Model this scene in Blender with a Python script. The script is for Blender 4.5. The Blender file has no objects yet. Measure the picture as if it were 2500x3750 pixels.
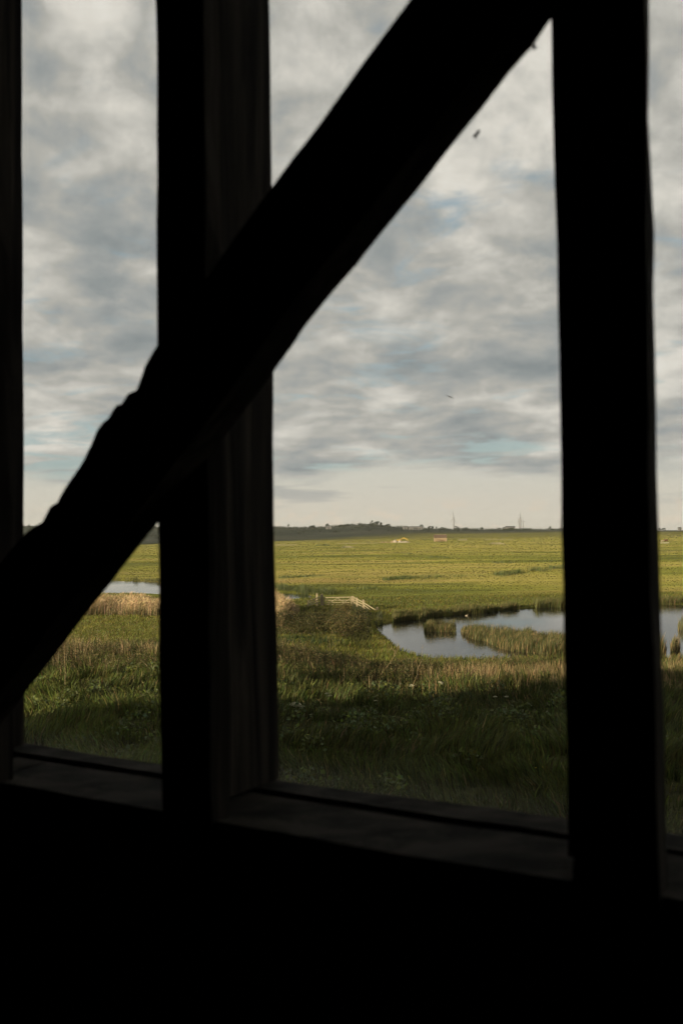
import bpy, bmesh, math, random
import numpy as np
from mathutils import Vector

rng = np.random.default_rng(7)
random.seed(7)
scene = bpy.context.scene
COL = scene.collection
R = math.radians

# ---------------------------------------------------------------- camera
CAM_Z = 8.6
F_PX = 3750 * 35 / 36.0
PITCH = math.atan(83 / F_PX)
ROLL = 0.014
fwd = np.array([0, math.cos(PITCH), math.sin(PITCH)])
_rt = np.array([1.0, 0, 0])
_up = np.cross(_rt, fwd)
RIGHT = _rt * math.cos(ROLL) - _up * math.sin(ROLL)
UP = _up * math.cos(ROLL) + _rt * math.sin(ROLL)
EYE = np.array([0, 0, CAM_Z])

cam_d = bpy.data.cameras.new('camera')
cam = bpy.data.objects.new('camera', cam_d)
COL.objects.link(cam)
from mathutils import Matrix
cam.matrix_world = Matrix(((RIGHT[0], UP[0], -fwd[0], 0), (RIGHT[1], UP[1], -fwd[1], 0),
                           (RIGHT[2], UP[2], -fwd[2], CAM_Z), (0, 0, 0, 1)))
cam_d.sensor_fit = 'VERTICAL'
cam_d.sensor_height = 36
cam_d.lens = 35
cam_d.clip_start = 0.05
cam_d.clip_end = 30000
cam_d.dof.use_dof = True
cam_d.dof.focus_distance = 110
cam_d.dof.aperture_fstop = 6.0
scene.camera = cam

# ---------------------------------------------------------------- light
SUN_EL, SUN_AZ = R(10.5), R(52)         # light travels towards azimuth SUN_AZ (clockwise from +Y)
S_H = np.array([math.sin(SUN_AZ), math.cos(SUN_AZ), 0])
EXPOSURE = 1.25
vs = scene.view_settings
vs.view_transform = 'Standard'
vs.look = 'None'
vs.gamma = 1
vs.use_curve_mapping = False
vs.exposure = EXPOSURE
sd = bpy.data.lights.new('sun', 'SUN')
sd.energy = 5.0
sd.angle = R(0.6)
sd.color = (1.0, 0.82, 0.56)
sun = bpy.data.objects.new('sun', sd)
COL.objects.link(sun)
sun.rotation_euler = Vector((S_H[0] * math.cos(SUN_EL), S_H[1] * math.cos(SUN_EL), -math.sin(SUN_EL))).to_track_quat('-Z', 'Y').to_euler()
sun.location = (-30, -30, 40)

W_STR = 0.1
K = 1.0 / (W_STR * 2 ** EXPOSURE)        # display linear value -> background colour


class NT:
    """small helper to write node expressions"""
    def __init__(s, tree):
        s.t = tree; s.n = tree.nodes; s.l = tree.links

    def put(s, sock, v):
        if isinstance(v, bpy.types.NodeSocket):
            s.l.new(v, sock)
        elif isinstance(v, (tuple, list)):
            sock.default_value = tuple(v) + ((1,) if sock.type == 'RGBA' and len(v) == 3 else ())
        else:
            sock.default_value = v

    def m(s, op, a, b=None, c=None, clamp=False):
        n = s.n.new('ShaderNodeMath'); n.operation = op; n.use_clamp = clamp
        s.put(n.inputs[0], a)
        if b is not None: s.put(n.inputs[1], b)
        if c is not None: s.put(n.inputs[2], c)
        return n.outputs[0]

    def comb(s, x, y, z):
        n = s.n.new('ShaderNodeCombineXYZ')
        for i, v in enumerate((x, y, z)): s.put(n.inputs[i], v)
        return n.outputs[0]

    def sep(s, v):
        n = s.n.new('ShaderNodeSeparateXYZ'); s.put(n.inputs[0], v)
        return n.outputs

    def noise(s, vec, scale, detail=4, rough=0.55, dist=0.0, lac=2.0):
        n = s.n.new('ShaderNodeTexNoise'); s.put(n.inputs['Vector'], vec)
        n.inputs['Scale'].default_value = scale; n.inputs['Detail'].default_value = detail
        n.inputs['Roughness'].default_value = rough; n.inputs['Distortion'].default_value = dist
        n.inputs['Lacunarity'].default_value = lac
        return n.outputs['Fac']

    def noise2(s, vec, scale, detail=4, rough=0.55, dist=0.0):
        n = s.n.new('ShaderNodeTexNoise'); n.noise_dimensions = '2D'; s.put(n.inputs['Vector'], vec)
        n.inputs['Scale'].default_value = scale; n.inputs['Detail'].default_value = detail
        n.inputs['Roughness'].default_value = rough; n.inputs['Distortion'].default_value = dist
        return n.outputs['Fac']

    def mix(s, fac, a, b, mode='MIX'):
        n = s.n.new('ShaderNodeMix'); n.data_type = 'RGBA'; n.blend_type = mode; n.clamp_factor = True
        s.put(n.inputs[0], fac); s.put(n.inputs[6], a); s.put(n.inputs[7], b)
        return n.outputs[2]

    def ss(s, v, a, b):                   # smoothstep
        n = s.n.new('ShaderNodeMapRange'); n.interpolation_type = 'SMOOTHSTEP'
        s.put(n.inputs[0], v); s.put(n.inputs[1], a); s.put(n.inputs[2], b)
        return n.outputs[0]

    def ramp(s, v, stops):
        n = s.n.new('ShaderNodeValToRGB'); s.put(n.inputs[0], v)
        e = n.color_ramp.elements
        while len(e) > 1: e.remove(e[-1])
        e[0].position = stops[0][0]; e[0].color = tuple(stops[0][1]) + (1,)
        for p, c in stops[1:]:
            k = e.new(p); k.color = tuple(c) + (1,)
        return n.outputs[0]

    def scale(s, v, f):
        n = s.n.new('ShaderNodeVectorMath'); n.operation = 'SCALE'; s.put(n.inputs[0], v); s.put(n.inputs['Scale'], f)
        return n.outputs[0]

    def vadd(s, v, w):
        n = s.n.new('ShaderNodeVectorMath'); n.operation = 'ADD'; s.put(n.inputs[0], v); s.put(n.inputs[1], w)
        return n.outputs[0]

    def vmul(s, v, w):
        n = s.n.new('ShaderNodeVectorMath'); n.operation = 'MULTIPLY'; s.put(n.inputs[0], v); s.put(n.inputs[1], w)
        return n.outputs[0]


def pix_angles(px, py):
    d = RIGHT * ((px - 1250) / F_PX) + UP * ((1875 - py) / F_PX) + fwd
    d = d / np.linalg.norm(d)
    return math.atan2(d[0], d[1]), math.asin(d[2])


def srgb(r, g, b):
    f = lambda c: (c / 255 / 12.92) if c <= 10 else ((c / 255 + .055) / 1.055) ** 2.4
    return (f(r), f(g), f(b))


def build_world():
    w = bpy.data.worlds.new('World')
    scene.world = w
    w.use_nodes = True
    t = NT(w.node_tree)
    t.n.clear()
    out = t.n.new('ShaderNodeOutputWorld')
    bg = t.n.new('ShaderNodeBackground')
    bg.inputs['Strength'].default_value = W_STR
    t.l.new(bg.outputs[0], out.inputs[0])
    sky = t.n.new('ShaderNodeTexSky')
    sky.sky_type = 'NISHITA'
    sky.sun_disc = False
    sky.sun_elevation = SUN_EL
    sky.sun_rotation = SUN_AZ + math.pi
    sky.air_density = 1.0
    sky.dust_density = 1.5
    tc = t.n.new('ShaderNodeTexCoord')
    d = tc.outputs['Generated']
    x, y, z = t.sep(d)
    zc = t.m('MAXIMUM', z, 0.0)
    el = t.m('ARCSINE', zc)
    az = t.m('ARCTAN2', x, y)
    k = t.m('DIVIDE', 1.0, t.m('ADD', zc, 0.055))
    px = t.m('MULTIPLY', x, k)
    py = t.m('MULTIPLY', y, k)
    p = t.comb(px, py, 3.7)
    # layers of a broken stratocumulus deck
    ang = t.comb(az, el, 0.0)
    big = t.noise2(t.vadd(p, (1.3, 0.4, 0)), 0.8, 2, 0.5)
    mid = t.noise2(t.vadd(p, (5.3, 2.1, 0)), 1.9, 6, 0.58, 0.25)
    lx = t.m('MULTIPLY', az, 11.5)
    ly = t.m('MULTIPLY', t.m('LOGARITHM', t.m('ADD', el, 0.12), math.e), 7.4)
    lump = t.noise2(t.comb(lx, ly, 0.0), 1.0, 6, 0.5, 0.1)
    above = t.noise2(t.comb(t.m('ADD', lx, -0.05), t.m('ADD', ly, 0.16), 0.0), 1.0, 4, 0.5, 0.15)
    relief = t.m('SUBTRACT', lump, above)
    lit = t.m('MULTIPLY_ADD', big, 0.34, t.m('MULTIPLY_ADD', mid, 0.13, t.m('MULTIPLY_ADD', lump, 0.61, t.m('MULTIPLY_ADD', relief, 0.22, -0.54))))
    lit = t.m('MULTIPLY_ADD', lit, 1.12, t.m('MULTIPLY_ADD', t.ss(el, R(6), R(26)), 0.035, 0.588))
    # directions of brighter and darker cloud seen in the photograph
    def blob(pxx, pyy, rx, ry, amp, acc):
        a0, e0 = pix_angles(pxx, pyy)
        n = t.n.new('ShaderNodeVectorMath'); n.operation = 'MULTIPLY_ADD'
        t.put(n.inputs[0], ang); n.inputs[1].default_value = (F_PX / rx, F_PX / ry, 0); n.inputs[2].default_value = (-a0 * F_PX / rx, -e0 * F_PX / ry, 0)
        dt = t.n.new('ShaderNodeVectorMath'); dt.operation = 'DOT_PRODUCT'
        t.put(dt.inputs[0], n.outputs[0]); t.put(dt.inputs[1], n.outputs[0])
        return t.m('MULTIPLY_ADD', t.m('POWER', 0.367879, dt.outputs['Value']), amp, acc)
    for (bx, by, rx, ry, amp) in [(330, 90, 230, 150, .17), (450, 300, 330, 70, -.07), (330, 470, 260, 110, .05),
                                  (1950, 500, 330, 240, .045), (1120, 480, 180, 160, .05), (1250, 760, 260, 90, -.05), (1480, 1200, 380, 150, -.06), (1800, 1330, 240, 80, -.08),
                                  (1850, 1490, 200, 45, .05), (2450, 940, 80, 80, .12), (2470, 1340, 90, 60, .09), (1250, 1440, 300, 150, -.03), (300, 1180, 420, 150, -.05),
                                  (420, 1410, 120, 90, .10), (190, 1500, 190, 40, .08), (1450, 1590, 450, 60, -.05), (1660, 790, 330, 60, -.04),
                                  (1950, 1600, 160, 50, -.07)]:
        lit = blob(bx, by, rx, ry, amp, lit)
    cloud = t.ramp(lit, [(0.26, srgb(136, 143, 145)), (0.38, srgb(152, 157, 157)), (0.48, srgb(167, 169, 167)), (0.57, srgb(184, 182, 175)),
                         (0.66, srgb(203, 200, 192)), (0.78, srgb(227, 222, 212)), (0.95, srgb(242, 238, 229))])
    cloud = t.scale(cloud, K)
    # gaps where the blue shows
    hole = t.noise2(t.vadd(p, (2.2, 8.4, 0)), 1.9, 4, 0.6, 0.4)
    hole = t.m('SUBTRACT', hole, 0.155)
    for (bx, by, rx, ry, amp) in [(1790, 1635, 190, 26, .32), (1370, 100, 70, 70, .16), (1860, 570, 60, 120, .11), (2330, 1040, 60, 130, .14),
                                  (130, 1410, 120, 40, .24), (470, 1315, 60, 26, .22), (2480, 1480, 60, 20, .2), (500, 870, 90, 40, .06),
                                  (1330, 1700, 500, 24, .17), (320, 1700, 330, 120, .27), (1100, 1820, 600, 30, .05)]:
        hole = blob(bx, by, rx, ry, amp, hole)
    gap = t.m('MULTIPLY', t.ss(hole, 0.40, 0.68), 0.8)
    # clear air: the physical sky, greyed by thin high veil
    veil = t.mix(0.72, t.scale(sky.outputs[0], 0.42), t.scale(t.ramp(el, [(R(2), srgb(188, 206, 204)), (R(10), srgb(168, 194, 204)), (R(26), srgb(118, 152, 176))]), K))
    col = t.mix(gap, cloud, veil)
    # pale warm air towards the horizon with thin streaks of cloud
    warm = t.ramp(t.m('DIVIDE', el, R(7)), [(0.0, srgb(204, 197, 181)), (0.22, srgb(212, 205, 190)), (0.55, srgb(211, 209, 197)), (0.85, srgb(194, 205, 202))])
    warm = t.scale(warm, K)
    st = t.noise2(t.vmul(ang, (5.0, 62.0, 0)), 1.0, 4, 0.55)
    streak = t.m('MULTIPLY', t.ss(st, 0.52, 0.68), t.m('MULTIPLY', t.ss(el, R(1.0), R(2.4)), 0.75))
    warm = t.mix(streak, warm, t.scale(t.comb(*srgb(172, 172, 168)), K))
    puff = t.noise2(t.vmul(ang, (22.0, 40.0, 0)), 1.0, 4, 0.6)
    puffm = t.m('MULTIPLY', t.ss(puff, 0.52, 0.66), t.m('MULTIPLY', t.ss(el, R(0.1), R(0.5)), t.ss(el, R(2.3), R(1.2))))
    warm = t.mix(t.m('MULTIPLY', puffm, 0.55), warm, t.scale(t.comb(*srgb(222, 206, 186)), K))
    edge = t.m('ADD', el, t.m('MULTIPLY', t.m('SUBTRACT', t.noise2(t.vmul(ang, (4.0, 14.0, 0)), 1.0, 4, 0.6), 0.5), R(3.2)))
    col = t.mix(t.ss(edge, R(4.3), R(2.9)), col, warm)
    # the glow of thin cloud round the low sun
    sdir = (-S_H[0] * math.cos(SUN_EL), -S_H[1] * math.cos(SUN_EL), math.sin(SUN_EL))
    dp = t.n.new('ShaderNodeVectorMath'); dp.operation = 'DOT_PRODUCT'
    t.put(dp.inputs[0], d); t.put(dp.inputs[1], sdir)
    glow = t.m('MULTIPLY', t.m('POWER', t.m('MAXIMUM', dp.outputs['Value'], 0.0), 10.0), 1.6)
    col = t.vadd(col, t.scale(t.comb(0.9 * K, 0.75 * K, 0.5 * K), t.m('MULTIPLY', glow, 0.5)))
    t.put(bg.inputs['Color'], col)


build_world()
scene.world.cycles.sampling_method = 'MANUAL'
scene.world.cycles.sample_map_resolution = 256

cy = scene.cycles
cy.use_denoising = True
cy.max_bounces = 4
cy.diffuse_bounces = 2
cy.use_adaptive_sampling = True
cy.adaptive_threshold = 0.03
cy.glossy_bounces = 2
cy.transmission_bounces = 4
cy.transparent_max_bounces = 12
cy.caustics_reflective = False
cy.caustics_refractive = False


# ---------------------------------------------------------------- geometry helpers
def ray(px, py):
    return RIGHT * ((px - 1250) / F_PX) + UP * ((1875 - py) / F_PX) + fwd


def on_z(px, py, z):
    d = ray(px, py)
    return EYE + d * ((z - CAM_Z) / d[2])


def at(px, py, dist):
    """point at forward distance dist (metres along +Y) on the line of sight"""
    d = ray(px, py)
    return EYE + d * (dist / d[1])


def props(o, label=None, cat=None, group=None, kind=None):
    if label: o['label'] = label
    if cat: o['category'] = cat
    if group: o['group'] = group
    if kind: o['kind'] = kind
    return o


def empty(name, loc, label, cat, group=None):
    o = bpy.data.objects.new(name, None)
    o.empty_display_size = 0.2
    o.location = tuple(float(c) for c in loc)
    COL.objects.link(o)
    return props(o, label, cat, group)


def link(name, me, mat=None, parent=None, loc=None):
    o = bpy.data.objects.new(name, me)
    COL.objects.link(o)
    if mat and not me.materials: me.materials.append(mat)
    if loc is not None: o.location = tuple(float(c) for c in loc)
    if parent: o.parent = parent
    return o


def mesh_np(name, V, faces, colors=None, smooth=False):
    """V (n,3); faces: list of int arrays (m,k)"""
    me = bpy.data.meshes.new(name)
    V = np.asarray(V, dtype=np.float32)
    me.vertices.add(len(V))
    me.vertices.foreach_set('co', V.ravel())
    loops, starts, s = [], [], 0
    for f in faces:
        f = np.asarray(f, dtype=np.int32)
        if len(f) == 0: continue
        k = f.shape[1]
        loops.append(f.ravel())
        starts.append(s + np.arange(len(f), dtype=np.int32) * k)
        s += f.size
    loops = np.concatenate(loops); starts = np.concatenate(starts)
    me.loops.add(len(loops)); me.loops.foreach_set('vertex_index', loops)
    me.polygons.add(len(starts)); me.polygons.foreach_set('loop_start', starts)
    me.update(calc_edges=True)
    if smooth:
        me.polygons.foreach_set('use_smooth', np.ones(len(starts), dtype=bool))
    if colors is not None:
        ca = me.color_attributes.new('tint', 'FLOAT_COLOR', 'POINT')
        c4 = np.ones((len(V), 4), dtype=np.float32); c4[:, :3] = colors
        ca.data.foreach_set('color', c4.ravel())
    return me


def mesh_py(name, verts, faces, smooth=False):
    me = bpy.data.meshes.new(name)
    me.from_pydata([tuple(map(float, v)) for v in verts], [], faces)
    me.update()
    if smooth:
        for p in me.polygons: p.use_smooth = True
    return me


class MB:
    """collects boxes, bars and tubes into one mesh"""
    def __init__(s): s.v, s.f = [], []

    def add(s, v, f):
        b = len(s.v); s.v += [tuple(map(float, q)) for q in v]; s.f += [tuple(b + i for i in q) for q in f]
        return s

    def frame_box(s, c, ax, ay, az, hx, hy, hz):
        c, ax, ay, az = map(np.asarray, (c, ax, ay, az))
        v = [c + ax * hx * i + ay * hy * j + az * hz * k for i in (-1, 1) for j in (-1, 1) for k in (-1, 1)]
        return s.add(v, [(0, 1, 3, 2), (4, 6, 7, 5), (0, 4, 5, 1), (2, 3, 7, 6), (0, 2, 6, 4), (1, 5, 7, 3)])

    def box(s, x0, x1, y0, y1, z0, z1):
        return s.frame_box(((x0 + x1) / 2, (y0 + y1) / 2, (z0 + z1) / 2), (1, 0, 0), (0, 1, 0), (0, 0, 1), (x1 - x0) / 2, (y1 - y0) / 2, (z1 - z0) / 2)

    def bar(s, a, b, w, h, side=None):
        """rectangular bar from a to b; w across (horizontal), h the other way"""
        a, b = np.asarray(a, float), np.asarray(b, float)
        d = b - a; L = np.linalg.norm(d); d = d / L
        up = np.array([0, 0, 1.0]) if abs(d[2]) < 0.95 else np.array([0, 1.0, 0])
        if side is not None: x = np.asarray(side, float)
        else: x = np.cross(d, up)
        x = x - d * (x @ d); x /= np.linalg.norm(x)
        y = np.cross(x, d)
        return s.frame_box((a + b) / 2, x, d, y, w / 2, L / 2, h / 2)

    def tube(s, pts, radii, n=6, cap=True):
        pts = [np.asarray(p, float) for p in pts]
        base = len(s.v)
        for i, p in enumerate(pts):
            d = pts[min(i + 1, len(pts) - 1)] - pts[max(i - 1, 0)]
            d /= np.linalg.norm(d) + 1e-9
            up = np.array([0, 0, 1.0]) if abs(d[2]) < 0.9 else np.array([1.0, 0, 0])
            x = np.cross(d, up); x /= np.linalg.norm(x); y = np.cross(d, x)
            for k in range(n):
                a = 2 * math.pi * k / n
                s.v.append(tuple(p + (x * math.cos(a) + y * math.sin(a)) * radii[i]))
        for i in range(len(pts) - 1):
            for k in range(n):
                a, b = base + i * n + k, base + i * n + (k + 1) % n
                s.f.append((a, b, b + n, a + n))
        if cap:
            s.f.append(tuple(base + k for k in range(n))[::-1])
            s.f.append(tuple(base + (len(pts) - 1) * n + k for k in range(n)))
        return s

    def build(s, name, mat, parent=None, smooth=False, loc=None):
        return link(name, mesh_py(name, s.v, s.f, smooth), mat, parent, loc)


def mat_new(name):
    m = bpy.data.materials.new(name)
    m.use_nodes = True
    t = NT(m.node_tree)
    b = m.node_tree.nodes['Principled BSDF']
    b.inputs['Specular IOR Level'].default_value = 0.25
    return m, t, b


def mat_noise(name, c0, c1, scale=5, rough=0.8, stretch=(1, 1, 1), bump=0.0, detail=6, spec=0.25, lo=.35, hi=.65):
    m, t, b = mat_new(name)
    tc = t.n.new('ShaderNodeTexCoord')
    v = t.vmul(tc.outputs['Object'], stretch)
    n = t.noise(v, scale, detail, 0.6)
    t.put(b.inputs['Base Color'], t.mix(t.ss(n, lo, hi), c0, c1))
    b.inputs['Roughness'].default_value = rough
    b.inputs['Specular IOR Level'].default_value = spec
    if bump:
        bn = t.n.new('ShaderNodeBump'); bn.inputs['Strength'].default_value = bump; bn.inputs['Distance'].default_value = 0.01
        t.put(bn.inputs['Height'], n); t.l.new(bn.outputs[0], b.inputs['Normal'])
    return m


def mat_leaf(name, transl=0.35, rough=0.6, spec=0.15):
    """colour from the 'tint' attribute, partly translucent like thin leaves"""
    m = bpy.data.materials.new(name)
    m.use_nodes = True
    t = NT(m.node_tree)
    t.n.clear()
    out = t.n.new('ShaderNodeOutputMaterial')
    at_ = t.n.new('ShaderNodeAttribute'); at_.attribute_name = 'tint'
    p = t.n.new('ShaderNodeBsdfPrincipled')
    p.inputs['Roughness'].default_value = rough
    p.inputs['Specular IOR Level'].default_value = spec
    t.put(p.inputs['Base Color'], at_.outputs['Color'])
    tr = t.n.new('ShaderNodeBsdfTranslucent')
    t.put(tr.inputs['Color'], at_.outputs['Color'])
    mx = t.n.new('ShaderNodeMixShader'); mx.inputs[0].default_value = transl
    t.l.new(p.outputs[0], mx.inputs[1]); t.l.new(tr.outputs[0], mx.inputs[2]); t.l.new(mx.outputs[0], out.inputs[0])
    return m


M = {}
M['leaf'] = mat_leaf('leaf_tint')
M['reed'] = mat_leaf('reed_tint', 0.2, 0.6, 0.2)
M['canopy'] = mat_leaf('canopy_tint', 0.1, 0.8, 0.05)


def blades(base, h, w, lean, leandir, c0, c1, facing=None, curve=0.55):
    """grass blades: base (n,3), height, width, lean (horizontal reach as share of height), direction, colours at root and tip"""
    n = len(base)
    if facing is None: facing = rng.uniform(0, 2 * math.pi, n)
    sx = np.stack([np.cos(facing), np.sin(facing), np.zeros(n)], 1) * (w * 0.5)[:, None]
    ld = np.stack([np.cos(leandir), np.sin(leandir), np.zeros(n)], 1)
    up = np.array([0, 0, 1.0])
    midp = base + up * (h * curve)[:, None] + ld * (h * lean * 0.35)[:, None]
    tip = base + up * (h * np.sqrt(np.clip(1 - (lean * .7) ** 2, .1, 1)))[:, None] + ld * (h * lean)[:, None]
    V = np.stack([base - sx, base + sx, midp - sx * .8, midp + sx * .8, tip], 1).reshape(-1, 3)
    i = (np.arange(n) * 5)[:, None]
    tri = np.concatenate([i + np.array([[0, 1, 3]]), i + np.array([[0, 3, 2]]), i + np.array([[2, 3, 4]])], 0)
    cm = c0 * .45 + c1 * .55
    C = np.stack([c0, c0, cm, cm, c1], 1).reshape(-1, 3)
    return V, tri, C


def join_sets(sets):
    V, T, C, o = [], [], [], 0
    for v, t_, c in sets:
        V.append(v); T.append(t_ + o); C.append(c); o += len(v)
    return np.concatenate(V), np.concatenate(T), np.concatenate(C)


def leaves(pos, size, cols, flat=0.0, aspect=0.6):
    """small two-triangle leaves at pos with random orientation"""
    n = len(pos)
    a = rng.normal(size=(n, 3)); a[:, 2] *= (1 - flat)
    a /= np.linalg.norm(a, axis=1)[:, None]
    b = np.cross(a, rng.normal(size=(n, 3))); b /= np.linalg.norm(b, axis=1)[:, None]
    a = a * size[:, None]; b = b * (size * aspect)[:, None]
    V = np.stack([pos - a * .5, pos + b * .5, pos + a * .5, pos - b * .5], 1).reshape(-1, 3)
    i = (np.arange(n) * 4)[:, None]
    tri = np.concatenate([i + np.array([[0, 1, 2]]), i + np.array([[0, 2, 3]])], 0)
    return V, tri, np.repeat(cols, 4, 0)


def vnoise(x, y, seed=0):
    """smooth value noise, vectorised"""
    xi, yi = np.floor(x), np.floor(y)
    fx, fy = x - xi, y - yi
    fx = fx * fx * (3 - 2 * fx); fy = fy * fy * (3 - 2 * fy)
    def hsh(a, b):
        v = np.sin(a * 127.1 + b * 311.7 + seed * 74.7) * 43758.5453
        return v - np.floor(v)
    return (hsh(xi, yi) * (1 - fx) + hsh(xi + 1, yi) * fx) * (1 - fy) + (hsh(xi, yi + 1) * (1 - fx) + hsh(xi + 1, yi + 1) * fx) * fy


def fbm(x, y, seed=0, oct=4):
    r, a, tot = 0, 1.0, 0
    for k in range(oct):
        r = r + a * vnoise(x * 2 ** k, y * 2 ** k, seed + k); tot += a; a *= .5
    return r / tot


def sstep(x, a, b):
    t = np.clip((x - a) / (b - a), 0, 1)
    return t * t * (3 - 2 * t)


def poly_sd(x, y, P):
    """signed distance to polygon (negative inside)"""
    P = np.asarray(P); n = len(P)
    d = np.full(x.shape, 1e9); ins = np.zeros(x.shape, bool)
    for i in range(n):
        a, b = P[i], P[(i + 1) % n]
        e = b - a
        wx, wy = x - a[0], y - a[1]
        tt = np.clip((wx * e[0] + wy * e[1]) / (e @ e), 0, 1)
        d = np.minimum(d, (wx - e[0] * tt) ** 2 + (wy - e[1] * tt) ** 2)
        c = ((a[1] > y) != (b[1] > y))
        if e[1] != 0:
            ins ^= c & (x < a[0] + e[0] * (y - a[1]) / e[1])
    d = np.sqrt(d)
    return np.where(ins, -d, d)


# ---------------------------------------------------------------- terrain
WATER_Z = -0.10
POND_R = np.array([on_z(*q, WATER_Z)[:2] for q in [
    (1378, 2296), (1405, 2284), (1437, 2278), (1490, 2272), (1551, 2268), (1623, 2257), (1700, 2250), (1766, 2246), (1820, 2238), (1873, 2232), (1940, 2228),
    (2001, 2225), (2076, 2222), (2250, 2217), (2500, 2214), (2800, 2208), (3000, 2215), (3000, 2425), (2443, 2432), (1794, 2436), (1594, 2428), (1485, 2392),
    (1440, 2352), (1412, 2326), (1390, 2308)]])
POND_L = np.array([on_z(*q, WATER_Z)[:2] for q in [
    (-500, 2128), (0, 2124), (200, 2122), (420, 2126), (520, 2129), (590, 2134), (800, 2152), (950, 2166), (1060, 2172), (1120, 2178), (1142, 2185), (1120, 2194), (1000, 2204),
    (800, 2200), (590, 2180), (395, 2177), (100, 2180), (-500, 2185)]])


def hill_h(x, y):
    az = np.arctan2(x, y)
    px = 1250 + F_PX * np.tan(az)
    # skyline height above eye level, in photograph pixels at 3 km, less the trees on top
    h = np.interp(px, [-900, 95, 580, 900, 1010, 1120, 1200, 1330, 1400, 1500, 1600, 1800, 2050, 2300, 2500, 3500],
                  [46, 43, 33, 29, 26.5, 24.5, 29, 35, 28, 18, 12, 8, 5, 1, -3, -6])
    top = 8.6 + h * 3000 / F_PX
    r = np.hypot(x, y)
    ramp = sstep(r, 1700, 3000)
    return np.maximum(top, 0.5) * ramp + (fbm(x / 260, y / 260, 5) - .5) * 7 * ramp * sstep(h, 2, 12)


def ground_z(x, y):
    x = np.asarray(x, float); y = np.asarray(y, float)
    left = sstep(-x, -2.5, 4.0)                              # the bank stands higher to the left
    prof_r = np.interp(y, [-60, 0, 12, 18, 30, 44, 48, 56, 62, 70, 95, 110], [4.6, 4.5, 4.3, 4.0, 3.3, 2.45, 2.05, 0.9, 0.4, 0.3, 0.3, 0.2])
    prof_l = np.interp(y, [-60, 0, 12, 18, 30, 42, 47, 55, 62, 70, 95, 110], [4.6, 4.5, 4.35, 4.15, 3.85, 3.55, 3.2, 1.85, 1.25, 1.0, 0.6, 0.25])
    z = prof_r * (1 - left) + prof_l * left
    near = 1 - sstep(y, 60, 75)
    z = z + (fbm(x / 5.0, y / 5.0, 1) - .5) * 0.55 * near + (fbm(x / 1.3, y / 1.3, 2) - .5) * 0.22 * near
    # the causeway and bramble mound leading to the gate
    ccx = np.interp(y, [60, 80, 100, 118], [-3.5, -3.0, -2.0, -0.6])
    cw = np.interp(y, [60, 80, 100, 118], [5.0, 4.6, 3.6, 3.0])
    mound = (1 - sstep(np.abs(x - ccx), cw * .55, cw * 1.25)) * sstep(y, 58, 72) * (1 - sstep(y, 116, 126))
    z = np.maximum(z, mound * (0.55 + 0.35 * fbm(x / 3, y / 3, 9)))
    # marsh: old creeks and low hummocks
    far = sstep(y, 100, 150)
    z = z + far * ((fbm(x / 30, y / 14, 3) - .5) * 0.5 + (fbm(x / 7, y / 4, 4) - .5) * .22) * (1 - sstep(y, 1500, 2200))
    z = np.where(y > 110, z - 0.12, z)
    # ponds
    sdr = poly_sd(x, y, POND_R)
    sdl = poly_sd(x, y, POND_L)
    for sdv in (sdr, sdl):
        inside = sstep(-sdv, -1.1, 1.0)
        z = z * (1 - inside) + np.minimum(z, -0.75) * inside
        z = np.where((sdv > 0.4) & (sdv < 3) , np.maximum(z, 0.03), z)
    z = z + hill_h(x, y) * (y > 1000)
    return z


def gz(x, y):
    return float(ground_z(np.array([x]), np.array([y]))[0])


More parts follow.
